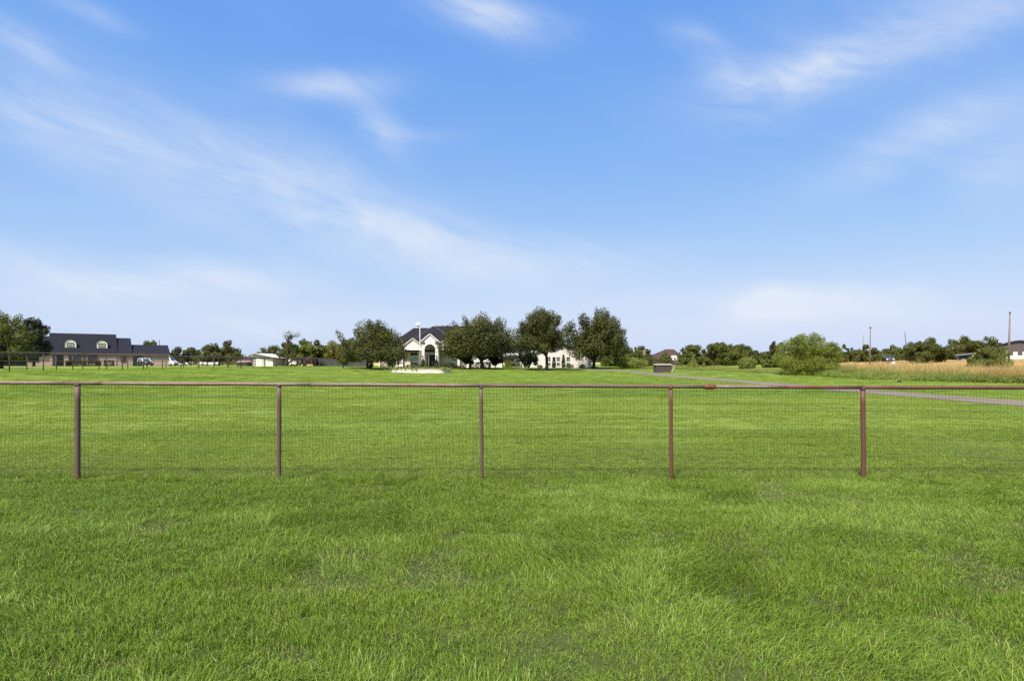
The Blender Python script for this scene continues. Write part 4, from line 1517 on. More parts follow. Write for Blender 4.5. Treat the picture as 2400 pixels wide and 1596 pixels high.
# ------------------------------------------------------------------ the white house
def white_house():
    D = 118.0
    XC = wx(1007.5, D)
    zg = g1(XC, D)
    root = thing('white_house', 'pale stucco and brick house with dark hipped roof and tall arched entrance', 'house', (XC, D, zg))

    def L(px, y=0.0):
        return wx(px, D + y) - XC

    def Z(py, y=0.0):
        return wz(py, D + y) - zg
    B = -.4
    # body
    m = MB()
    m.box(L(905, 3.4), L(1110, 3.4), 3.4, 15.5, B, Z(821, 3.4))
    m.build('wall', 'house_brick', root)
    m = MB().box(L(888, 1.8), L(932, 1.8), 1.8, 12, B, Z(827, 1.8))
    m.build('wall', 'house_brick', root)
    m = MB().box(L(1088, 2.2), L(1172, 2.2), 2.2, 13, B, Z(823, 2.2))
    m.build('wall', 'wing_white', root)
    # portico
    m = MB()
    gable_front(m, L(988.2), L(1027), B, Z(800), Z(784), 0, .55, (L(994.6), L(1020.4), Z(819.5)))
    m.build('portico_wall', 'white_stucco', root)
    m = MB()
    m.box(L(988.2), L(988.2) + .3, .552, 2.6, B, Z(801))
    m.box(L(1027) - .3, L(1027), .552, 2.6, B, Z(801))
    m.build('portico_side', 'white_stucco', root)
    roof_pair(root, L(988.2), L(1027), Z(800), Z(784) + .02, -.16, 6.0, 'dark_shingle', th=.12, over=.30, name='portico_roof')
    m = MB()
    for s_ in (-1, 1):
        xc, w = L(1007.6), L(1027) - L(1007.6)
        a = (xc, -.20, Z(784) + .02)
        b = (xc + s_ * (w + .34), -.20, Z(800) - .26)
        d = Vector(b) - Vector(a)
        n = Vector((-d.z, 0, d.x)).normalized() * (.16 if s_ < 0 else -.16)
        n = n if n.z > 0 else -n
        q = [Vector(a), Vector(b), Vector(b) + n, Vector(a) + n]
        m.add([(p.x, -.22, p.z) for p in q] + [(p.x, -.165, p.z) for p in q],
              [(0, 1, 2, 3), (7, 6, 5, 4), (0, 4, 5, 1), (1, 5, 6, 2), (2, 6, 7, 3), (3, 7, 4, 0)])
    m.build('rake_trim', 'white_trim', root)
    for px0, px1 in ((985.6, 995.5), (1019.5, 1029.4)):
        MB().box(L(px0), L(px1), -.24, -.004, Z(804), Z(800.2)).build('cornice_return', 'brown_trim', root)
    # recess behind the arch
    yb = 2.3
    MB().box(L(989.5, yb), L(1025.5, yb), yb, yb + .3, B, Z(803, yb)).build('entry_wall', 'cream_trim', root)
    d = MB().box(L(1006, yb), L(1021, yb), yb - .08, yb - .005, B + .4, Z(831.5, yb)).build('door', 'door_dark', root)
    MB().box(L(1013.2, yb), L(1013.8, yb), yb - .13, yb - .085, .9, 1.25).build('door_handle', 'rim', d)
    MB().box(L(1000.5, yb), L(1003.2, yb), yb - .03, yb - .006, B + .4, Z(832, yb)).build('sidelight', 'brown_trim', root)
    MB().box(L(1003.4, yb), L(1005.9, yb), yb - .10, yb - .006, B + .4, Z(831, yb)).build('door_jamb', 'white_trim', root)
    m = MB()
    ax0, ax1, sp = L(1002.8, yb), L(1021.4, yb), Z(829, yb)
    r, ac = (ax1 - ax0) / 2, (ax0 + ax1) / 2
    m.prism([(ax0, sp), (ax1, sp)] + [(ac + r * math.cos(t), sp + (Z(813, yb) - sp) * math.sin(t)) for t in np.linspace(0, math.pi, 15)[1:-1]], yb - .05, yb - .006)
    aw = m.build('arched_window', 'glass_pale', root)
    MB().box(ax0, ax1, yb - .12, yb - .055, sp - .12, sp + .10).build('transom_bar', 'white_trim', aw)
    for px in (990.6, 1023.8):
        x = L(px)
        la = MB().box(x - .09, x + .09, -.20, -.03, Z(838), Z(833)).build('wall_lamp', 'black_iron', root)
        MB().box(x - .04, x + .04, -.03, -.002, Z(836), Z(832)).build('lamp_bracket', 'black_iron', la)
    # the two gabled porches either side
    for px0, px1, apy in ((948, 987.6, 794), (1027.4, 1068, 794)):
        y = 1.1
        m = MB()
        x0, x1 = L(px0, y), L(px1, y)
        gable_front(m, x0, x1, Z(820.4, y), Z(809, y), Z(apy, y), y, y + .4)
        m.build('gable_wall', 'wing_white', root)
        roof_pair(root, x0, x1, Z(809, y), Z(apy, y) + .02, y - .18, 7.5, 'dark_shingle', th=.11, over=.22, name='gable_roof')
        m = MB()
        xc = (x0 + x1) / 2
        for s_ in (-1, 1):
            a = Vector((xc, 0, Z(apy, y) + .03))
            b = Vector((xc + s_ * ((x1 - x0) / 2 + .24), 0, Z(809, y) - .20))
            dd = b - a
            n = Vector((-dd.z, 0, dd.x)).normalized() * .13
            n = n if n.z > 0 else -n
            q = [a, b, b + n, a + n]
            m.add([(p.x, y - .235, p.z) for p in q] + [(p.x, y - .185, p.z) for p in q],
                  [(0, 1, 2, 3), (7, 6, 5, 4), (0, 4, 5, 1), (1, 5, 6, 2), (2, 6, 7, 3), (3, 7, 4, 0)])
        m.build('rake_trim', 'cream_trim', root)
        MB().box(x0 - .05, x1 + .05, y - .09, y - .003, Z(820.6, y), Z(818.4, y)).build('fascia', 'white_trim', root)
        MB().box(x0, x1, y + .41, 3.38, Z(820.4, y), Z(820.4, y) + .12).build('porch_ceiling', 'brown_trim', root)
    # porch windows
    yw = 3.4
    window(root, L(962, yw), L(979, yw), Z(833.5, yw), Z(826.5, yw), yw, 2, 1, 'glass_dark', 'cream_trim')
    window(root, L(961, yw), L(980, yw), Z(848.5, yw), Z(836, yw), yw, 2, 1, 'glass_pale', 'cream_trim')
    window(root, L(962, yw), L(980, yw), Z(854.5, yw), Z(850, yw), yw, 2, 1, 'glass_dark', 'cream_trim', sill=True)
    window(root, L(1045, yw), L(1066, yw), Z(850, yw), Z(832.5, yw), yw, 2, 1, 'blind', 'cream_trim', sill=True)
    window(root, L(1045, yw), L(1066, yw), Z(830, yw), Z(826, yw), yw, 2, 1, 'glass_dark', 'cream_trim')
    window(root, L(905, 1.8), L(926, 1.8), Z(853, 1.8), Z(838, 1.8), 1.8, 3, 2, 'glass_pale', 'white_trim', sill=True)
    window(root, L(1109, 2.2), L(1120, 2.2), Z(852, 2.2), Z(834, 2.2), 2.2, 2, 2, 'blind', 'white_trim')
    window(root, L(1139, 2.2), L(1147, 2.2), Z(852, 2.2), Z(832, 2.2), 2.2, 1, 2, 'glass_pale', 'white_trim')
    # columns
    for px, y in ((937, 1.3), (942, 1.0), (1075, 1.2), (1098, 1.6)):
        h = Z(826, y)
        w = .19 if px > 940 else .16
        c = MB().box(L(px, y) - w, L(px, y) + w, y - w, y + w, B, h).build('column', 'white_trim', root)
        MB().box(L(px, y) - w - .05, L(px, y) + w + .05, y - w - .05, y + w + .05, h - .22, h - .02).build('capital', 'white_trim', c)
    MB().box(L(931, .8), L(948, .8), .75, 1.3, Z(828, .8), Z(824, .8)).build('porch_beam', 'brown_trim', root)
    MB().box(L(1068, .9), L(1102, .9), .95, 1.5, Z(826, .9), Z(821.5, .9)).build('porch_beam', 'white_trim', root)
    # roofs
    zr1, zr2 = Z(769.5, 9), Z(765, 9.5)
    ze = Z(822, 2.4)
    lines = []
    m = MB()
    A = dict(x0=L(892, 2.4), x1=L(1040, 2.4), y0=2.4, y1=16.2, ze=ze, rx0=L(970, 9), rx1=L(1012, 9), ry=9, zr=zr1)
    hip(m, **A)
    m.build('roof', 'dark_shingle', root)
    lines += [((A['x0'], 2.4, ze), (A['rx0'], 9, zr1)), ((A['rx0'], 9, zr1), (A['rx1'], 9, zr1))]
    m = MB()
    Bq = dict(x0=L(930, 2.0), x1=L(1090, 2.0), y0=2.0, y1=17.0, ze=ze - .05, rx0=L(1014.5, 9.5), rx1=L(1020.5, 9.5), ry=9.5, zr=zr2)
    hip(m, **Bq)
    m.build('roof', 'dark_shingle', root)
    lines += [((Bq['x0'], 2.0, ze - .05), (Bq['rx0'], 9.5, zr2)), ((Bq['x1'], 2.0, ze - .05), (Bq['rx1'], 9.5, zr2))]
    m = MB()
    Cq = dict(x0=L(1000, 2.6), x1=L(1178, 2.6), y0=2.6, y1=18.0, ze=ze - .1, rx0=L(1020, 10.5), rx1=L(1120, 10.5), ry=10.5, zr=Z(765, 10.5))
    hip(m, **Cq)
    m.build('roof', 'dark_shingle', root)
    lines += [((Cq['rx0'], 10.5, Cq['zr']), (Cq['rx1'], 10.5, Cq['zr'])), ((Cq['x1'], 2.6, Cq['ze']), (Cq['rx1'], 10.5, Cq['zr']))]
    hipcaps(root, lines)
    m = MB()
    hip(m, L(884, 1.2), L(936, 1.2), 1.2, 12.6, Z(826.5, 1.2), L(905, 5), L(922, 5), 6.8, Z(806, 5), .14)
    m.build('roof', 'dark_shingle', root)
    v = MB().tube([(L(1023.6, 10), 10, zr2 - .3), (L(1023.6, 10), 10, zr2 + .45)], .05, 6).build('vent_pipe', 'dark_edge', root)
    # carport: low gable, white fascia, posts
    y0, y1 = 1.4, 9.4
    x0, x1 = L(1172.5, y0), L(1243, y0)
    MB().box(x0, x1, y0, y0 + .25, Z(831.5, y0), Z(821.5, y0)).build('carport_beam', 'white_trim', root)
    m = MB()
    m.slab([(x0 - .2, y0 - .3, Z(821.4, y0)), (x1 + .2, y0 - .3, Z(821.4, y0)), (x1 + .2, (y0 + y1) / 2, Z(806, 5)), (x0 - .2, (y0 + y1) / 2, Z(806, 5))], .14)
    m.slab([(x1 + .2, y1 + .3, Z(821.4, y0)), (x0 - .2, y1 + .3, Z(821.4, y0)), (x0 - .2, (y0 + y1) / 2, Z(806, 5)), (x1 + .2, (y0 + y1) / 2, Z(806, 5))], .14)
    m.build('carport_roof', 'dark_shingle', root)
    for px, y in ((1174.5, 1.52), (1226, 1.52), (1176, 9.2), (1228, 9.2)):
        w = .17 if px < 1200 else .10
        MB().box(L(px, y) - w, L(px, y) + w, y - w, y + w, B, Z(831.4, y0)).build('carport_post', 'white_trim', root)
    MB().box(x0 + .3, x0 + .5, 2.0, 9.0, B, Z(832, y0)).build('carport_side', 'cream_trim', root)


white_house()


def white_wing():
    D = 119.0
    XC = wx(1312, D)
    zg = g1(XC, D)
    root = thing('garage_wing', 'plain white gabled wing with tall dark windows behind the right oaks', 'house', (XC, D, zg))

    def L(px, y=0.0):
        return wx(px, D + y) - XC

    def Z(py, y=0.0):
        return wz(py, D + y) - zg
    x0, x1 = L(1243), L(1386.5)
    m = MB()
    m.prism([(x0, -.4), (x1, -.4), (x1, Z(834)), (L(1312), Z(803)), (x0, Z(834))], 0, 14)
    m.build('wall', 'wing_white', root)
    m = MB()
    th = .14
    xc, za, ze = L(1312), Z(803) + .01, Z(834) + .01
    k = (za - ze) / (xc - x0)
    o_ = .35
    m.slab([(x0 - o_, 14.4, ze - o_ * k + th), (x0 - o_, -.35, ze - o_ * k + th), (xc, -.35, za + th), (xc, 14.4, za + th)], th)
    m.slab([(xc, 14.4, za + th), (xc, -.35, za + th), (x1 + o_, -.35, ze - o_ * k + th), (x1 + o_, 14.4, ze - o_ * k + th)], th)
    m.build('roof', 'dark_shingle', root)
    for a, b in ((1282.5, 1290), (1294.8, 1302), (1304.5, 1312), (1327.5, 1335.5)):
        window(root, L(a), L(b), Z(856.5), Z(836.5), 0, 2, 3, 'glass_dark', 'white_trim', .05, split=.40)
    MB().box(L(1399), L(1401.5), 5, 5.25, -.4, Z(842)).build('porch_post', 'white_trim', root)
    m = MB()
    m.slab([(x1 + .36, .6, Z(838)), (L(1404), .6, Z(842)), (L(1404), 13, Z(842)), (x1 + .36, 13, Z(838))], .12)
    m.build('porch_roof', 'dark_shingle', root)
    # plants along the wall are things of their own


white_wing()
shrub('boxwood_shrub', 'low round shrub left of the oak trunk by the white wing', 1258, 1272, 855, 862, 115, 'hedge_leaf', 101)
shrub('cypress_shrub', 'narrow dark cypress between the middle windows of the white wing', 1293.5, 1303, 838, 862, 117, 'hedge_leaf', 102, 'column', 1.6)
shrub('cypress_shrub', 'taller narrow cypress left of the right-hand wing window', 1316, 1325.5, 831, 862, 117, 'hedge_leaf', 103, 'column', 1.6)
shrub('boxwood_shrub', 'uneven shrub below the right-hand wing window', 1325, 1345, 853.5, 862, 116, 'hedge_leaf', 104)
shrub('boxwood_shrub', 'round clipped shrub by the blank end of the white wing', 1357, 1373, 854, 862, 115, 'hedge_leaf', 105)
# front beds of the house
shrub('boxwood_shrub', 'pale round shrub at the foot of the broad live oak', 862, 874.5, 853, 866, 103, 'bright_bush', 106, dens=1.4)
shrub('holly_shrub', 'dark boxy shrub under the broad oak, before the low window', 892, 912, 846, 861, 112, 'dark_leaf', 107, 'box', 1.2)
shrub('holly_shrub', 'taller dark round shrub next to the boxy one', 909, 929, 837, 860, 113, 'dark_leaf', 108, dens=1.3)
shrub('barberry_hedge', 'low reddish hedge under the left porch window', 953, 986, 855, 862, 113, 'red_shrub', 109, 'box', 1.3, depth=.3)
shrub('yew_shrub', 'clipped dark columnar shrub left of the front door', 987, 996, 841, 861, 114, 'hedge_leaf', 110, 'column', 2.0)
shrub('yew_shrub', 'clipped dark columnar shrub right of the front door', 1018.5, 1028, 841, 861, 114, 'hedge_leaf', 111, 'column', 2.0)
shrub('boxwood_shrub', 'wide low dark shrub under the right porch window', 1038, 1068, 850, 862, 112, 'dark_leaf', 112, dens=1.2)
shrub('boxwood_shrub', 'small dark shrub at the foot of the right porch column', 1060, 1080, 856, 863, 111, 'dark_leaf', 113)
shrub('clipped_hedge', 'long dark clipped hedge behind the spreading oak trunk', 1099, 1150, 849, 863, 113, 'dark_leaf', 114, 'box', 1.3, cat='hedge', depth=.25)
shrub('shade_shrub', 'dark shrubs mass behind the carport', 1186, 1222, 830, 849, 140, 'dark_leaf', 115, dens=1.2)
shrub('flower_shrub', 'yellow-green shrub seen through the carport opening', 1182, 1200, 845, 862, 134, 'yellow_leaf', 116)


def planter():
    D = 88.0
    px0, px1 = 915, 1055
    xc = wx((px0 + px1) / 2, D) - .35
    yc = D + 3.0
    z = g1(xc, D + 1)
    a, b = (px1 - px0) * D / FPX / 2, 3.0
    zt = wz(865.3, D) - z
    root = thing('planter', 'long pale low stone planter with rounded front on the lawn', 'planter', (xc, yc, z))
    n = 64
    m = MB()
    prof = [(1.0, -.35), (1.0, zt - .09), (1.012, zt - .085), (1.012, zt), (.955, zt), (.955, zt - .25)]
    vs, fs = [], []
    for k in range(n):
        t = 2 * math.pi * k / n
        c, s_ = math.cos(t), math.sin(t)
        ex = abs(c) ** .38 * (1 if c > 0 else -1)
        ey = abs(s_) ** .62 * (1 if s_ > 0 else -1)
        for q, h in prof:
            vs.append((a * q * ex, b * q * ey, h))
    p = len(prof)
    for k in range(n):
        for j in range(p - 1):
            fs.append((k * p + j, ((k + 1) % n) * p + j, ((k + 1) % n) * p + j + 1, k * p + j + 1))
    m.add(vs, fs)
    m.build('stone_wall', 'planter_stone', root)
    m = MB()
    m.add([(0, 0, zt - .06)] + [(vs[k * p + 4][0], vs[k * p + 4][1], zt - .14) for k in range(n)], [(0, 1 + k, 1 + (k + 1) % n) for k in range(n)])
    m.build('soil', 'mulch', root)
    BEDS.append((xc, yc, a * 1.01, b * 1.02))
    # planting
    rs = np.random.RandomState(5)
    src = [weed_patch('bed_a', 20, .26, 151, 'weed_leaf', .12), weed_patch('bed_b', 16, .22, 152, 'weed_leaf', .12)]
    P, Rr, S, I = [], [], [], []
    for k in range(170):
        x, y = rs.uniform(-.9, .9) * a, rs.uniform(-.85, .85) * b
        P.append((xc + x, yc + y, z + zt - .1))
        Rr.append((0, 0, rs.uniform(0, 6.28)))
        q = rs.uniform(.5, 1.1)
        S.append((1, 1, q))
        I.append(int(rs.randint(0, 2)))
    scatter('planter_groundcover', src, P, Rr, S, I, 'green ground cover filling the pale stone planter', 'ground cover')
    shrub('clump_plant', 'green clump at the left end of the planter', 921, 950, 859, 866, D + 2.5, 'bright_bush', 161, zoff=z + zt - .12)
    shrub('clump_plant', 'round green clump right of the white pole', 988, 1004, 858.5, 866, D + 2.2, 'bright_bush', 162, zoff=z + zt - .12)
    shrub('clump_plant', 'green clump at the right end of the planter', 1030, 1050, 859.5, 866, D + 2.4, 'olive', 163, zoff=z + zt - .12)
    # white pole with its bowl-topped bird feeder
    x, y = wx(984.3, D + 3), D + 3
    zb = z + zt - .2
    pole = thing('flagpole', 'tall white pole with small bowl-like fitting on top, rising from the planter', 'pole', (x, y, zb))
    s = (D + 3) / FPX
    zt2 = wz(768, D + 3) - zb
    MB().tube([(0, 0, -.3), (0, 0, zt2 * .5), (-.02, 0, zt2)], [.055, .048, .040], 10).build('shaft', 'white_paint', pole, smooth=True)
    c = (-4.5 * s, 0, wz(764, D + 3) - zb)
    MB().lathe([(.03, -.12), (.16, -.08), (.24, .05), (.26, .14), (.22, .14), (.12, .02)], c, 16).build('bowl', 'white_paint', pole, smooth=True)
    m = MB()
    m.tube([(-.02, 0, zt2 - .05), (-.12, 0, zt2 + .10), (c[0], 0, c[2] - .10)], .035, 6)
    m.build('bracket', 'rim', pole)
    MB().tube([(c[0] - .30, 0, c[2] + .34), (c[0] + .28, 0, c[2] + .34)], .04, 6).build('crossbar', 'rim', pole)
    for dx in (-.24, .22):
        MB().tube([(c[0] + dx, 0, c[2] + .10), (c[0] + dx, 0, c[2] + .34)], .022, 5).build('strut', 'rim', pole)


planter()
# bare mulch round the broad oak
mx_, my_ = wx(866, 98), 98.0
mulch('mulch_bed', mx_, my_, 1.7, 1.3, 'dark mulch ring round the broad live oak', 3)
BEDS.append((mx_, my_, 1.7, 1.3))
mulch('mulch_bed', wx(1020, 113.5), 113.6, 9.0, 2.0, 'dark planting bed along the front of the white house', 4)
BEDS.append((wx(1020, 113.5), 113.6, 9.0, 2.0))
BEDS.append((wx(1010, 120), 122, 11.5, 7.0))
BEDS.append((wx(1310, 125), 126, 8.0, 7.0))

# ------------------------------------------------------------------ brick house at left
def brick_house():
    A = math.atan2(.6, .8)
    X0, Y0 = wx(116, 126), 126.0
    zg = g1(X0, Y0)
    root = thing('brick_house', 'long tan brick house with slate roof and two arched white dormers', 'house', (X0, Y0, zg), A)
    e = 3.86 - zg
    dp = 9.0                                      # depth
    # walls (front faces at y = 0)
    for a, b in ((-4.6, -.02), (0, 11.8), (11.82, 14.6), (14.62, 22.0)):
        MB().box(a, b, .25 if a < 0 else (0 if a == 0 else .12), dp - .3, -.5, e - .02).build('wall', 'tan_brick', root)

    def gable(x0, x1, ze, zr, y0=-.25, y1=None, ry=4.5):
        y1 = y1 or 2 * ry + .25
        m = MB()
        m.slab([(x0, y0, ze), (x1, y0, ze), (x1, ry, zr), (x0, ry, zr)], .2)
        m.slab([(x1, y1, ze), (x0, y1, ze), (x0, ry, zr), (x1, ry, zr)], .2)
        m.build('roof', 'slate_shingle', root)
        m = MB()
        for x in (x0 + .3, x1 - .5):
            m.add([(x, y0 + .5, ze - .12), (x, y1 - .5, ze - .12), (x, ry, zr - .28), (x + .2, y0 + .5, ze - .12), (x + .2, y1 - .5, ze - .12), (x + .2, ry, zr - .28)],
                  [(0, 1, 2), (5, 4, 3), (0, 3, 4, 1), (1, 4, 5, 2), (2, 5, 3, 0)])
        m.build('gable_wall', 'tan_brick', root)
    gable(0 - .1, 12.0, e, 8.25 - zg)
    gable(12.02, 14.8, e - .03, 7.45 - zg)
    gable(14.82, 22.3, e - .12, 5.95 - zg, ry=4.2)
    gable(-5.2, -.12, e - .03, 7.55 - zg)
    MB().box(-5.1, 22.2, -.30, -.255, e - .26, e - .03).build('fascia', 'brown_trim', root)
    # dormers
    slope = (8.25 - zg - e) / 4.75
    for xc, w, zb in ((3.55, 1.02, 5.05 - zg), (9.15, 1.02, 5.0 - zg)):
        yb = -.25 + (zb - e) / slope
        y0 = yb - .05
        h = 1.72
        n = 14
        arc = [(xc + w * math.cos(t), zb + h - w * .95 + w * .95 * math.sin(t)) for t in np.linspace(0, math.pi, n)]
        poly = [(xc - w, zb), (xc + w, zb)] + arc
        d = MB().prism(poly, y0, y0 + 2.6).build('dormer', 'cream_trim', root)
        m = MB()
        ro = w + .17
        for k in range(n - 1):
            t0, t1 = math.pi * k / (n - 1), math.pi * (k + 1) / (n - 1)
            q = []
            for rr_ in (w + .005, ro):
                for t in (t0, t1):
                    q.append((xc + rr_ * math.cos(t), zb + h - w * .95 + rr_ * .95 * math.sin(t)))
            m.prism([q[0], q[2], q[3], q[1]], y0 - .09, y0 + 2.7)
        for s_ in (-1, 1):
            xa, xb = sorted((xc + s_ * (w + .005), xc + s_ * ro))
            m.box(xa, xb, y0 - .09, y0 + 2.7, zb - .02, zb + h - w * .95)
        m.build('dormer_roof', 'dark_brown', d)
        p = window(d, xc - .55, xc + .55, zb + .28, zb + .98, y0, 3, 1, 'glass_pale', 'brown_trim', .09)
    # openings
    for a, b, z0, z1 in ((-3.4, -1.8, .95, 2.25), (3.3, 5.35, .75, 2.4), (6.6, 8.3, .85, 2.35), (12.7, 13.6, .85, 2.2)):
        window(root, a, b, z0, z1, .25 if a < 0 else (.12 if a > 11.9 else 0), 3, 2, 'glass_dark', 'brown_trim')
    d = MB().box(1.15, 2.35, -.06, -.004, -.4, 2.45).build('door', 'door_dark', root)
    MB().box(2.12, 2.2, -.12, -.065, .9, 1.05).build('door_handle', 'rim', d)
    MB().box(.5, .85, -.16, -.004, -.4, e - .3).build('downpipe', 'dark_edge', root)
    MB().box(5.6, 6.2, -.09, -.004, -.4, e - .3).build('wall_panel', 'brown_trim', root)
    g = MB().box(14.9, 16.8, .06, .116, -.4, 2.4).build('garage_door', 'glass_dark', root)
    MB().box(14.9, 16.8, .03, .058, 1.15, 1.22).build('door_rail', 'dark_edge', g)
    # things in front
    for nm, lab, x0, x1, y, h, seed in (('hedge', 'long dark clipped hedge along the brick house front', 2.7, 8.9, -1.0, 1.1, 171), ('hedge', 'short dark hedge right of the long one at the brick house', 9.5, 11.3, -1.0, 1.25, 172)):
        rs = np.random.RandomState(seed)
        c = Matrix.Rotation(A, 4, 'Z') @ Vector(((x0 + x1) / 2, y, 0)) + Vector((X0, Y0, zg))
        t = thing('clipped_' + nm, lab, 'hedge', c, A)
        n = int((x1 - x0) * 330)
        v = rs.uniform(-1, 1, (n, 3))
        k = rs.randint(0, 3, n)
        v[np.arange(n), k] = np.sign(v[np.arange(n), k]) * rs.uniform(.7, 1.0, n)
        P = v * np.array([(x1 - x0) / 2, .5, h / 2]) + np.array([0, 0, h / 2])
        N = rs.normal(0, 1, (n, 3))
        N /= np.linalg.norm(N, axis=1)[:, None]
        leaves_mesh('foliage', P, N, .24, 'dark_leaf', rs, t)
    return root


brick_house()


# ------------------------------------------------------------------ fences
def side_fence():
    """long steel pipe fence along the left boundary"""
    ys = [34.0, 37.2, 40.4, 43.6, 46.7, 49.9]
    while ys[-1] < 108:
        ys.append(ys[-1] + 3.15)
    rows = (('pipe_fence', 'dark steel pipe fence with pale top rail along the left boundary', 0.0, 'grey_rail', 1.50, 0.0),
            ('pipe_fence', 'second dark pipe fence just behind the pale-railed one', -2.6, 'dark_pipe', 1.34, 1.5))
    for nm, lab, off, railm, h, ph in rows:
        xs = [float(left_edge(y)) + off for y in ys]
        root = thing(nm, lab, 'fence', (0, 0, 0))
        pts = [(x, y + ph, g1(x, y + ph) + h) for x, y in zip(xs, ys)]
        MB().tube(pts, .032, 8).build('top_rail', railm, root, smooth=True)
        for x, y in zip(xs, ys):
            g = g1(x, y + ph)
            MB().tube([(x, y + ph, g - .3), (x, y + ph, g + h)], .040, 8).build('post', 'dark_pipe', root, smooth=True)
        for f in (.30, .58, .86):
            pts = [(x, y + ph, g1(x, y + ph) + h * f) for x, y in zip(xs, ys)]
            MB().tube(pts, .010 if f != .58 else .014, 5).build('wire', 'dark_pipe' if off == 0 else 'grey_rail', root)
    # cross fence running away behind the shed side of the lawn
    root = thing('cross_fence', 'thin dark post and wire fence in front of the white shed', 'fence', (0, 0, 0))
    for k in range(12):
        px = 512 + k * 21.5
        y = 112 - k * .3
        x = wx(px, y)
        g = g1(x, y)
        MB().tube([(x, y, g - .3), (x, y, g + 1.55)], .075 if k in (4, 5) else .045, 7).build('post', 'dark_pipe', root)
    for f in (.45, 1.0, 1.5):
        MB().tube([(wx(512 + k * 21.5, 112 - k * .3), 112 - k * .3, g1(wx(512 + k * 21.5, 112 - k * .3), 112 - k * .3) + f) for k in range(12)], .014, 5).build('wire', 'dark_pipe', root)


side_fence()


def board_fence(label, pts, h, bw, mat='board_dark', seed=1):
    rnd = random.Random(seed)
    root = thing('board_fence', label, 'fence', (pts[0][0], pts[0][1], 0))
    ox, oy = pts[0][0], pts[0][1]
    shared = MB().box(-bw * .48, bw * .48, -.012, .012, 0, h)
    me = None
    total = 0
    for (xa, ya), (xb, yb) in zip(pts[:-1], pts[1:]):
        d = Vector((xb - xa, yb - ya))
        n = max(1, int(d.length / bw))
        ang = math.atan2(d.y, d.x)
        for k in range(n):
            t = (k + .5) / n
            x, y = xa + d.x * t, ya + d.y * t
            if me is None:
                o = shared.build('board', mat, root)
                me = o.data
            else:
                o = bpy.data.objects.new('board', me)
                COL.objects.link(o)
                o.parent = root
            o.location = (x - ox, y - oy + rnd.uniform(-.006, .006), g1(x, y) - .05)
            o.scale = (1, 1, rnd.uniform(.965, 1.03))
            o.rotation_euler = (0, rnd.uniform(-.01, .01), ang)
            total += 1
        m = MB()
        for f in (.25, .78):
            m.tube([(xa - ox, ya - oy + .05, g1(xa, ya) + h * f), (xb - ox, yb - oy + .05, g1(xb, yb) + h * f)], .045, 4)
        m.build('rail', mat, root)
    return root


board_fence('dark weathered board fence between the red trailer and the broad oak', [(wx(735, 128), 128.0), (wx(800, 126), 126.0), (wx(876, 125), 125.0)], 1.75, .30, seed=2)
board_fence('dark board fence beside the brick house at the left edge', [(wx(-30, 104), 104.0), (wx(62, 110), 110.0)], 1.35, .26, seed=3)
board_fence('dark board fence behind the leaning bare tree', [(wx(642, 126), 126.0), (wx(700, 127), 127.0)], 1.6, .30, seed=4)


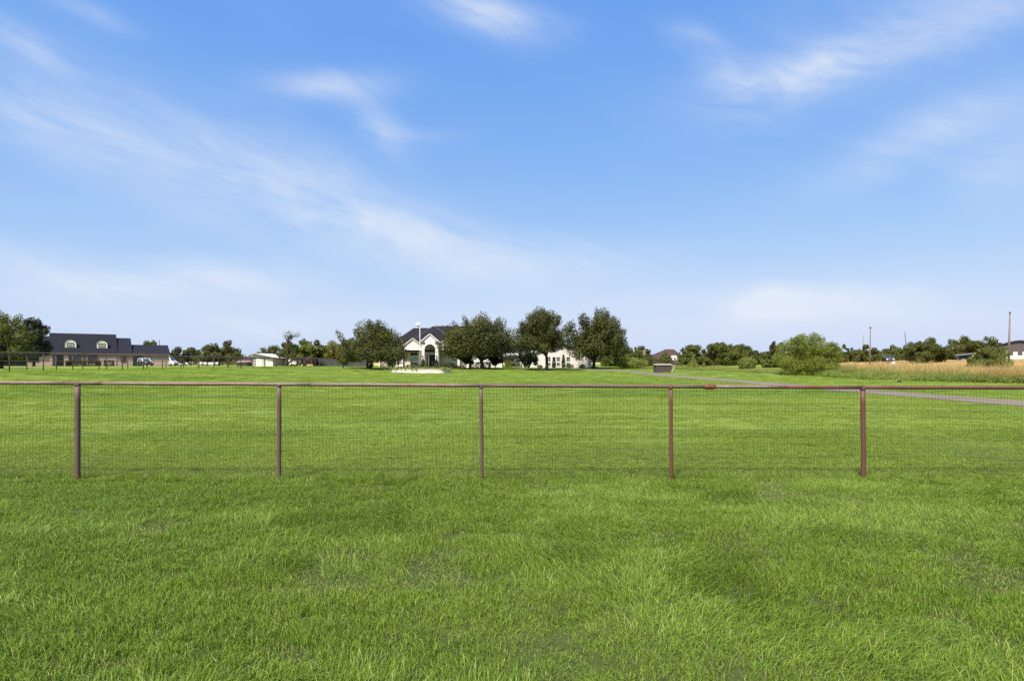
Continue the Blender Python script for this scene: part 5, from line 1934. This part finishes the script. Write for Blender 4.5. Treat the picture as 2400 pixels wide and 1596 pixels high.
# ------------------------------------------------------------------ shed, trailers, far buildings
def white_shed():
    D = 122.0
    x = wx(618, D)
    zg = g1(x, D)
    root = thing('white_shed', 'white metal shed with wide shallow roof at the left treeline', 'shed', (x, D, zg))

    def L(px, y=0.0):
        return wx(px, D + y) - x

    def Z(py, y=0.0):
        return wz(py, D + y) - zg
    m = MB()
    m.prism([(L(593), -.3), (L(642), -.3), (L(642), Z(838.5)), (L(601), Z(830)), (L(593), Z(832))], 0, 8)
    m.build('wall', 'wing_white', root)
    m = MB()
    m.slab([(L(585), 8.4, Z(832.2)), (L(585), -.5, Z(832.2)), (L(601), -.5, Z(828.4)), (L(601), 8.4, Z(828.4))], .12)
    m.slab([(L(601), 8.4, Z(828.4)), (L(601), -.5, Z(828.4)), (L(650), -.5, Z(838.6)), (L(650), 8.4, Z(838.6))], .12)
    m.build('roof', 'white_trim', root)
    m = MB()
    for (xa, za_), (xb, zb_) in (((L(585), Z(832.2)), (L(601), Z(828.4))), ((L(601), Z(828.4)), (L(650), Z(838.6)))):
        m.add([(xa, -.56, za_ - .22), (xb, -.56, zb_ - .22), (xb, -.56, zb_ - .02), (xa, -.56, za_ - .02), (xa, -.51, za_ - .22), (xb, -.51, zb_ - .22), (xb, -.51, zb_ - .02), (xa, -.51, za_ - .02)],
              [(0, 1, 2, 3), (7, 6, 5, 4), (0, 4, 5, 1), (1, 5, 6, 2), (2, 6, 7, 3), (3, 7, 4, 0)])
    m.build('barge_board', 'brown_trim', root)
    MB().box(L(593) - .02, L(642) + .02, -.05, -.004, Z(839.5), Z(838.6)).build('wall_seam', 'dark_edge', root)
    d = MB().box(L(598), L(640), -.03, -.004, -.1, Z(841.5)).build('shed_door', 'white_stucco', root)
    for k in range(1, 4):
        xq = L(598) + (L(640) - L(598)) * k / 4
        MB().box(xq - .02, xq + .02, -.05, -.032, 0, Z(841.5)).build('door_seam', 'cream_trim', d)
    # lean-to barn behind
    D2 = 140.0
    x2 = wx(582, D2)
    z2 = g1(x2, D2)
    r2 = thing('brown_barn', 'dark brown barn half hidden behind the white shed', 'barn', (x2, D2, z2))
    a, b = wx(562, D2) - x2, wx(612, D2) - x2
    MB().box(a, b, 0, 8, -.4, wz(842, D2) - z2).build('wall', 'barn_brown', r2)
    m = MB()
    m.slab([(a - .3, -.4, wz(843, D2) - z2), (b + .3, -.4, wz(843, D2) - z2), (b + .3, 4, wz(834, D2) - z2), (a + 1.6, 4, wz(834, D2) - z2)], .12)
    m.slab([(b + .3, 8.4, wz(843, D2) - z2), (a - .3, 8.4, wz(843, D2) - z2), (a + 1.6, 4, wz(834, D2) - z2), (b + .3, 4, wz(834, D2) - z2)], .12)
    m.build('roof', 'brown_shingle', r2)


white_shed()


def wheel(parent, x, y, z, r, w=.22, ax='y'):
    m = MB()
    n = 18

    def pt(a, rr_, o):
        return (x + rr_ * math.cos(a), y + o, z + rr_ * math.sin(a))
    prof = [(r * .62, -w / 2), (r * .92, -w / 2), (r, -w * .32), (r, w * .32), (r * .92, w / 2), (r * .62, w / 2)]
    vs = [pt(2 * math.pi * k / n, a, o) for a, o in prof for k in range(n)]
    fs = [(i * n + k, i * n + (k + 1) % n, (i + 1) * n + (k + 1) % n, (i + 1) * n + k) for i in range(len(prof) - 1) for k in range(n)]
    m.add(vs, fs)
    t = m.build('wheel', 'tyre', parent, smooth=True)
    m = MB()
    m.add([pt(2 * math.pi * k / n, r * .61, -w * .42) for k in range(n)] + [pt(2 * math.pi * k / n, r * .61, w * .42) for k in range(n)],
          [tuple(range(n)), tuple(range(2 * n - 1, n - 1, -1))] + [(k, k + n, (k + 1) % n + n, (k + 1) % n) for k in range(n)])
    m.build('rim', 'rim', t)
    return t


def vehicle(kind, label, px, D, rz, mat, lower=None, cat='car', name='parked_car', z=None):
    """side profile extruded across the width with tumblehome, plus glass, wheels, lamps"""
    x = wx(px, D)
    z = g1(x, D) if z is None else z
    root = thing(name, label, cat, (x, D, z), rz)
    W = 1.84
    if kind == 'suv':
        Lh = 2.35
        body = [(-2.35, .45), (-2.30, .95), (-2.28, 1.05), (2.0, 1.02), (2.32, .90), (2.36, .45), (2.2, .32), (-2.2, .32)]
        cab = [(-2.22, 1.0), (-2.02, 1.70), (.35, 1.72), (1.15, 1.02)]
    elif kind == 'pickup':
        body = [(-2.75, .5), (-2.72, 1.08), (2.35, 1.08), (2.72, .95), (2.76, .5), (2.6, .38), (-2.6, .38)]
        cab = [(-.55, 1.06), (-.45, 1.80), (1.0, 1.80), (1.65, 1.07)]
    else:
        body = [(-2.6, .45), (-2.6, 1.25), (1.9, 1.22), (2.45, 1.0), (2.55, .5), (2.4, .35), (-2.5, .35)]
        cab = [(-2.58, 1.2), (-2.5, 2.15), (1.05, 2.15), (1.85, 1.2)]

    def ext(prof, w0, w1, zs, ze_):
        m = MB()
        n = len(prof)

        def wid(zz):
            t = max(0, min(1, (zz - zs) / max(.01, ze_ - zs)))
            return (w0 * (1 - t) + w1 * t) / 2
        vs = [(a, -wid(b), b) for a, b in prof] + [(a, wid(b), b) for a, b in prof]
        m.add(vs, [tuple(range(n))[::-1], tuple(range(n, 2 * n))] + [(i, (i + 1) % n, (i + 1) % n + n, i + n) for i in range(n)])
        return m
    zs = [b for _, b in cab]
    b_ = ext(body, W, W * .97, .3, 1.1).build('body', lower or mat, root)
    for q in (b_,):
        md = q.modifiers.new('soft', 'BEVEL')
        md.width, md.segments = .06, 2
    c = ext(cab, W * .96, W * .76, min(zs), max(zs)).build('cabin', mat, root)
    md = c.modifiers.new('soft', 'BEVEL')
    md.width, md.segments = .05, 2
    # glass: side windows and windscreens, just proud of the cabin
    za, zb = min(zs) + .10, max(zs) - .12

    def wid(zz):
        t = (zz - min(zs)) / (max(zs) - min(zs))
        return (W * .96 * (1 - t) + W * .76 * t) / 2 + .012

    def xr(zz, front):
        i, j = (3, 2) if front else (0, 1)
        (xa, z0), (xb, z1) = cab[i], cab[j]
        return xa + (xb - xa) * (zz - z0) / (z1 - z0)
    for s_ in (-1, 1):
        r0, f0, r1, f1 = xr(za, 0) + .16, xr(za, 1) - .18, xr(zb, 0) + .14, xr(zb, 1) - .10
        k = 3 if kind == 'suv' else (2 if kind == 'pickup' else 2)
        for i in range(k):
            t0, t1 = i / k + .02, (i + 1) / k - .02
            q = [(r0 + (f0 - r0) * t0, za), (r0 + (f0 - r0) * t1, za), (r1 + (f1 - r1) * t1, zb), (r1 + (f1 - r1) * t0, zb)]
            vs = [(a, s_ * wid(b), b) for a, b in q] + [(a, s_ * (wid(b) - .03), b) for a, b in q]
            MB().add(vs, [(0, 1, 2, 3), (7, 6, 5, 4), (0, 4, 5, 1), (1, 5, 6, 2), (2, 6, 7, 3), (3, 7, 4, 0)]).build('side_window', 'glass_dark', root)
    for fr in (0, 1):
        s_ = 1 if fr else -1
        q = []
        for zz in (za, zb):
            w = wid(zz) - .16
            q.append(((xr(zz, fr) + s_ * .02, -w, zz), (xr(zz, fr) + s_ * .02, w, zz)))
        vs = [q[0][0], q[0][1], q[1][1], q[1][0]]
        vs += [(a - s_ * .03, b, c_) for a, b, c_ in vs]
        MB().add(vs, [(0, 1, 2, 3), (7, 6, 5, 4), (0, 4, 5, 1), (1, 5, 6, 2), (2, 6, 7, 3), (3, 7, 4, 0)]).build('windscreen' if fr else 'rear_window', 'glass_dark', root)
    xf, xb = max(a for a, _ in body), min(a for a, _ in body)
    for s_ in (-1, 1):
        for xx in (xf - .95, xb + .95):
            wheel(root, xx, s_ * (W / 2 - .08), .36, .36)
        MB().box(xf - .10, xf - .015, s_ * .62 - .18, s_ * .62 + .18, .72, .90).build('headlight', 'lamp_glass', root)
        MB().box(xb - .012, xb + .06, s_ * .78 - .09, s_ * .78 + .09, .72, .98).build('tail_light', 'vehicle_red', root)
    MB().box(xf - .06, xf + .05, -.8, .8, .36, .56).build('bumper', 'dark_edge', root)
    return root


vehicle('suv', 'white-topped dark car parked before the brick house garage', 340, 128, R(-40), 'vehicle_white', 'vehicle_dark')
vehicle('van', 'white van just right of the brick house gable', 392, 150, R(-8), 'vehicle_white', cat='van', name='parked_van')
vehicle('pickup', 'white pickup truck beside the white van', 430, 172, R(-22), 'vehicle_white', cat='pickup truck', name='pickup_truck')
vehicle('van', 'white van glimpsed under the gappy tree left of the shed', 490, 176, R(20), 'vehicle_white', cat='van', name='parked_van')
vehicle('suv', 'navy blue car parked on the rise by the road', 2083, 138, R(246), 'vehicle_navy')
vehicle('suv', 'white car standing beyond the carport', 1211, 142, R(100), 'vehicle_white')


def trailers():
    D = 124.0
    x = wx(718, D)
    z = g1(x, D)
    root = thing('red_trailer', 'dark red stock trailer under the light green tree', 'trailer', (x, D, z))
    a, b = wx(705, D) - x, wx(731, D) - x
    h = wz(841, D) - z
    MB().box(a, b, 0, 5, .45, h).build('body', 'vehicle_red', root)
    for k in range(4):
        xq = a + (b - a) * (k + .5) / 4
        MB().box(xq - .05, xq + .05, -.05, -.004, .45, h).build('rib', 'vehicle_red', root)
    MB().box(a + .2, b - .2, -.02, -.003, h * .62, h * .80).build('vent_gap', 'door_dark', root)
    for xx in (a + .1, b - .1):
        for yy in (1.5, 2.6):
            t = wheel(root, 0, 0, 0, .36)
            t.location = (xx, yy, .36)
            t.rotation_euler = (0, 0, R(90))
    MB().box(a + .55, a + .78, -.03, -.002, .5, h - .1).build('door_post', 'cream_trim', root)
    D = 126.0
    x = wx(685, D)
    z = g1(x, D)
    root = thing('white_trailer', 'small white round-topped trailer behind the leaning bare trunk', 'trailer', (x, D, z))
    hw = (wx(694, D) - wx(676, D)) / 2
    h = wz(840, D) - z
    poly = [(-hw, .4), (hw, .4), (hw, h * .72)] + [(hw * math.cos(t), h * .72 + h * .28 * math.sin(t)) for t in np.linspace(.2, math.pi - .2, 9)] + [(-hw, h * .72)]
    MB().prism(poly, 0, 4).build('body', 'vehicle_white', root)
    MB().box(-.35, .35, -.03, -.004, .45, h * .66).build('rear_door', 'cream_trim', root)
    for s_ in (-1, 1):
        t = wheel(root, 0, 0, 0, .34)
        t.location = (s_ * (hw + .08), 2.2, .34)
        t.rotation_euler = (0, 0, R(90))
    # pink tarp over a low stack
    D = 134.0
    x = wx(566, D)
    z = g1(x, D)
    root = thing('tarp_shelter', 'low shelter with faded pink rounded cover left of the shed', 'shelter', (x, D, z))
    hw = (wx(580, D) - wx(552, D)) / 2
    h = wz(844.5, D) - z
    poly = [(-hw, h * .62), (hw, h * .62)] + [(hw * math.cos(t), h * .62 + h * .38 * math.sin(t)) for t in np.linspace(0, math.pi, 13)[1:-1]]
    MB().prism(poly, 0, 3).build('cover', 'tarp_pink', root)
    MB().box(-hw * .9, hw * .9, .2, 2.8, -.1, h * .618).build('stack', 'board_dark', root)


trailers()


def brown_house():
    D = 150.0
    x = wx(1569, D)
    z = g1(x, D)
    root = thing('brown_house', 'brick house with brown hipped roof beyond the trees', 'house', (x, D, z))

    def L(px, y=0.0):
        return wx(px, D + y) - x

    def Z(py, y=0.0):
        return wz(py, D + y) - z
    ze = Z(849)
    MB().box(L(1520), L(1612), .6, 12, -.6, ze).build('wall', 'red_brick', root)
    m = MB()
    hip(m, L(1512), L(1620), 0, 13, ze, L(1560, 6.5), L(1579, 6.5), 6.5, Z(818.5, 6.5), .2)
    m.build('roof', 'brown_shingle', root)
    m = MB()
    hip(m, L(1488), L(1550), -1, 11, ze - .03, L(1508, 5), L(1535, 5), 5, Z(830.5, 5), .2)
    m.build('roof', 'brown_shingle', root)
    c = MB().box(L(1515), L(1521), 4, 5, ze, Z(823)).build('chimney', 'red_brick', root)
    MB().box(L(1514.4), L(1521.6), 3.9, 5.1, Z(823) + .002, Z(822) + .05).build('chimney_cap', 'concrete', c)
    # round-topped dormer window
    xc, y0 = L(1584.5), 1.1
    w = .55
    poly = [(xc - w, Z(845)), (xc + w, Z(845))] + [(xc + w * math.cos(t), Z(838) + w * math.sin(t)) for t in np.linspace(0, math.pi, 11)]
    d = MB().prism(poly, y0, y0 + 3).build('dormer', 'cream_trim', root)
    window(d, xc - .3, xc + .3, Z(843.6), Z(838.4), y0, 2, 2, 'glass_dark', 'white_trim', .05)
    window(root, L(1584), L(1598), Z(858), Z(852), .6, 3, 1, 'glass_dark', 'cream_trim')
    MB().box(L(1508), L(1622), -.06, -.01, ze - .28, ze - .03).build('fascia', 'brown_trim', root)


brown_house()


def roadside_bin():
    """low open-fronted board bin with pale lid and a sloping side brace"""
    D = 92.0
    x = wx(1556, D)
    z = g1(x, D)
    root = thing('board_bin', 'low dark weathered board bin with pale lid beside the driveway bend', 'bin', (x, D, z))

    def L(px):
        return wx(px, D) - x

    def Z(py):
        return wz(py, D) - z
    zt = Z(856)
    n = 13
    bw = (L(1573.5) - L(1537.5)) / n
    for k in range(n):
        MB().box(L(1537.5) + bw * k + .006, L(1537.5) + bw * (k + 1) - .006, -.02 + .012 * (k % 2), .03 + .012 * (k % 2), -.05 + .02 * (k % 3), zt - .03).build('board', 'board_grey', root)
    for xx in (L(1537.5), L(1573.5)):
        MB().box(xx - .04, xx + .03, .05, 1.5, -.1, zt - .02).build('side_wall', 'board_grey', root)
    MB().box(L(1537), L(1574), 1.5, 1.56, -.1, zt - .02).build('back_wall', 'board_grey', root)
    MB().slab([(L(1535.5), -.14, zt + .09), (L(1577), -.14, zt + .09), (L(1577), 1.62, zt + .22), (L(1535.5), 1.62, zt + .22)], .1).build('lid', 'board_pale', root)
    m = MB()
    m.add([(L(1572), -.05, .0), (L(1575), -.05, .0), (L(1582), -.05, zt * .78), (L(1579), -.05, zt * .80), (L(1572), .02, .0), (L(1575), .02, .0), (L(1582), .02, zt * .78), (L(1579), .02, zt * .80)],
          [(0, 1, 2, 3), (7, 6, 5, 4), (0, 4, 5, 1), (1, 5, 6, 2), (2, 6, 7, 3), (3, 7, 4, 0)])
    m.build('brace', 'board_pale', root)
    MB().box(L(1575), L(1585), .3, .36, zt - .10, zt + .02).build('arm', 'board_pale', root)


roadside_bin()


def grey_barn():
    D = 150.0
    x = wx(2389, D)
    z = wz(841, D)
    A_ = math.atan2(x, D)
    root = thing('grey_barn', 'grey metal barn with pale base band at the right edge', 'barn', (x, D, z), -A_)

    def L(px, y=0.0):
        return (wx(px, D) - x) * .90

    def Z(py, y=0.0):
        return wz(py, D + y) - z
    a, b = L(2334), L(2444)
    zs, za = Z(815), Z(799.5)

    def prof(n=12):
        out = []
        for k in range(n + 1):
            t = k / n
            xx = b + (a - b) * t
            u = abs(t - .5) * 2
            out.append((xx, za - (za - zs) * (u ** 1.45)))
        return out
    zw = Z(833)
    MB().prism([(a, zw), (b, zw)] + prof(), 0, 18).build('wall', 'grey_metal_wall', root)
    MB().box(a - .03, b + .03, -.05, 18, -1.2, zw - .004).build('base_band', 'white_stucco', root)
    pr = prof()
    m = MB()
    for i in range(len(pr) - 1):
        (xa, z0), (xb, z1) = pr[i], pr[i + 1]
        m.add([(xa, -.4, z0 + .005), (xa, -.4, z0 + .24), (xb, -.4, z1 + .24), (xb, -.4, z1 + .005), (xa, 18.4, z0 + .005), (xa, 18.4, z0 + .24), (xb, 18.4, z1 + .24), (xb, 18.4, z1 + .005)],
              [(0, 1, 2, 3), (7, 6, 5, 4), (1, 5, 6, 2), (3, 7, 4, 0)])
    m.build('roof', 'dark_edge', root)
    for p0, p1 in ((2362.5, 2369), (2377.5, 2385), (2396, 2403), (2412, 2419)):
        window(root, L(p0), L(p1), Z(831.5), Z(825), 0, 2, 2, 'blind', 'white_trim', .06)
    # roof-top vent rail
    m = MB()
    for p in (2391, 2396, 2401):
        m.tube([(L(p), 4, za), (L(p), 4, za + .35)], .03, 5)
    m.tube([(L(2390), 4, za + .33), (L(2402), 4, za + .33)], .03, 5)
    m.build('roof_rail', 'dark_edge', root)
    # lean-to shed
    D = 142.0
    x = wx(2265, D)
    z = max(wz(846, D), g1(x, D) + .05)
    root = thing('lean_to_shed', 'small grey lean-to shed with one white post on the field', 'shed', (x, D, z), -math.atan2(x, D) * .8)
    zt0, zt1 = wz(833, D) - z, wz(829, D) - z
    a, b = wx(2250, D) - x, wx(2278, D) - x
    MB().box(a, b, 2.2, 2.4, -1.0, zt0).build('back_wall', 'blue_grey', root)
    MB().box(a, a + .1, .2, 2.19, -1.0, zt0 - .1).build('side_wall', 'blue_grey', root)
    m = MB()
    m.slab([(a - .5, -.2, zt0), (b + .4, -.2, zt1), (b + .4, 2.8, zt1 + .25), (a - .5, 2.8, zt0 + .25)], .14)
    m.build('roof', 'grey_shingle', root)
    MB().box(b - .16, b + .04, -.05, .15, -1.0, zt1 - .16).build('post', 'white_trim', root)
    MB().box(a + .5, a + 1.5, .5, 2.0, -1.0, .62).build('locker', 'glass_pale', root)
    MB().box(a + 1.7, a + 2.3, .8, 2.0, -1.0, .8).build('locker', 'barn_brown', root)


grey_barn()


def bank():
    """reddish earth bank along the crest of the field"""
    pts = [(2046, 853.5, 126), (2100, 851, 128), (2170, 847.5, 132), (2230, 845.5, 136), (2300, 845, 138), (2345, 843, 140), (2430, 842, 142)]
    vs, fs = [], []
    n = len(pts)
    sub = 8
    P = []
    for i in range(n - 1):
        for k in range(sub):
            t = k / sub
            P.append(tuple(pts[i][j] * (1 - t) + pts[i + 1][j] * t for j in range(3)))
    P.append(pts[-1])
    for i, (px, py, D) in enumerate(P):
        x = wx(px, D)
        h = .26 + .12 * mnoise.noise(Vector((px * .05, 0, 0))) + .1 * mnoise.noise(Vector((px * .31, 2, 0)))
        for dy, f in ((-1.0, -.3), (-.6, .35), (-.2, .95), (.3, 1.0), (.9, .3), (1.4, -.3)):
            vs.append((x, D + dy, g1(x, D + dy) + h * f))
    for i in range(len(P) - 1):
        for j in range(5):
            fs.append((i * 6 + j, (i + 1) * 6 + j, (i + 1) * 6 + j + 1, i * 6 + j + 1))
    o = MB().add(vs, fs).build('earth_bank', 'red_dirt', smooth=True)
    tag(o, 'low reddish earth bank along the top of the straw field', 'bank', kind='structure')


bank()


def poles():
    data = [('utility_pole', 'tall wooden pole standing in the straw field right of the willow', 2039, 768, 856, 118, .13, 'pole_wood', -1.0, True),
            ('utility_pole', 'tallest wooden pole, in front of the grey barn', 2364, 733, 846, 108, .15, 'pole_wood', -3.0, True),
            ('utility_pole', 'thin distant pole just left of the tall field pole', 2023, 785, 840, 190, .11, 'pole_wood', 0, False),
            ('utility_pole', 'distant pole tip above the willow crown', 1874, 787, 840, 185, .13, 'pole_wood', 0, True),
            ('utility_pole', 'thin leaning pole above the trees left of the big round dark tree', 2128, 779, 850, 170, .10, 'dark_edge', 7.5, False),
            ('antenna_mast', 'thin antenna mast above the brick house low roof', 373.5, 796, 840, 176, .10, 'dark_edge', 0, False)]
    for nm, lab, px, pt, pb, D, r, mat, lean, cap in data:
        x = wx(px, D)
        z = g1(x, D)
        root = thing(nm, lab, 'pole', (x, D, z))
        h = wz(pt, D) - z
        dx = -lean * D / FPX
        MB().tube([(0, 0, -.6), (dx * .45, 0, h * .45), (dx, 0, h)], [r * 1.2, r, r * .72], 9).build('shaft', mat, root, smooth=True)
        if cap:
            MB().lathe([(.05, 0), (.13, .02), (.14, .20), (.09, .36), (.03, .42)], (dx, 0, h - .22), 10).build('cap_fitting', 'dark_edge', root)


poles()


def small_things():
    D = 96.0
    x = wx(804, D)
    z = g1(x, D)
    r = thing('marker_post', 'short black post alone on the lawn left of the broad oak', 'post', (x, D, z))
    MB().tube([(0, 0, -.2), (.01, 0, .42), (.03, 0, .50)], [.09, .085, .07], 10).build('shaft', 'black_plastic', r, smooth=True)
    MB().lathe([(.03, 0), (.11, .02), (.11, .09), (.05, .13)], (.03, 0, .50), 10).build('cap', 'black_plastic', r, smooth=True)
    D = 54.0
    x = wx(2108, D)
    z = g1(x, D)
    r = thing('sprinkler_box', 'small dark object on short legs at the far lawn edge', 'box', (x, D, z))
    MB().lathe([(.04, .10), (.15, .10), (.17, .17), (.13, .26), (.05, .29)], (0, 0, 0), 12).build('body', 'dark_pipe', r, smooth=True)
    m = MB()
    for dx, dy in ((-.1, -.07), (.1, -.07), (-.1, .07), (.1, .07)):
        m = MB().tube([(dx * 1.2, dy * 1.2, -.05), (dx, dy, .12)], .02, 6)
        m.build('leg', 'dark_pipe', r)
    D = 100.0
    x = wx(2093.5, D)
    z = g1(x, D)
    r = thing('round_sign', 'round white disc on a thin post beside the navy car', 'sign', (x, D, z))
    c = wz(851, D) - z
    MB().tube([(0, 0, -.3), (0, 0, c)], .03, 6).build('post', 'red_dirt', r)
    m = MB()
    n = 20
    rr_ = .33
    m.prism([(rr_ * math.cos(2 * math.pi * k / n), c + rr_ * math.sin(2 * math.pi * k / n)) for k in range(n)], -.05, -.03)
    m.build('disc', 'white_paint', r)
    D = 98.0
    x = wx(2138, D)
    z = g1(x, D)
    r = thing('mailbox', 'dark round-topped mailbox on a post before the straw field', 'mailbox', (x, D, z))
    c = wz(851.5, D) - z
    MB().tube([(0, 0, -.3), (0, 0, c)], .045, 7).build('post', 'barn_brown', r)
    poly = [(-.2, c), (.2, c)] + [(.2 * math.cos(t), c + .16 + .18 * math.sin(t)) for t in np.linspace(0, math.pi, 9)]
    MB().prism(poly, -.3, .3).build('box', 'barn_brown', r)
    D = 99.0
    x = wx(2117, D)
    z = g1(x, D)
    r = thing('stake', 'short dark stake in the straw field left of the mailbox', 'stake', (x, D, z))
    MB().tube([(0, 0, -.2), (.02, 0, wz(856, D) - z)], .035, 6).build('shaft', 'barn_brown', r)


small_things()
lawn()
meadow()
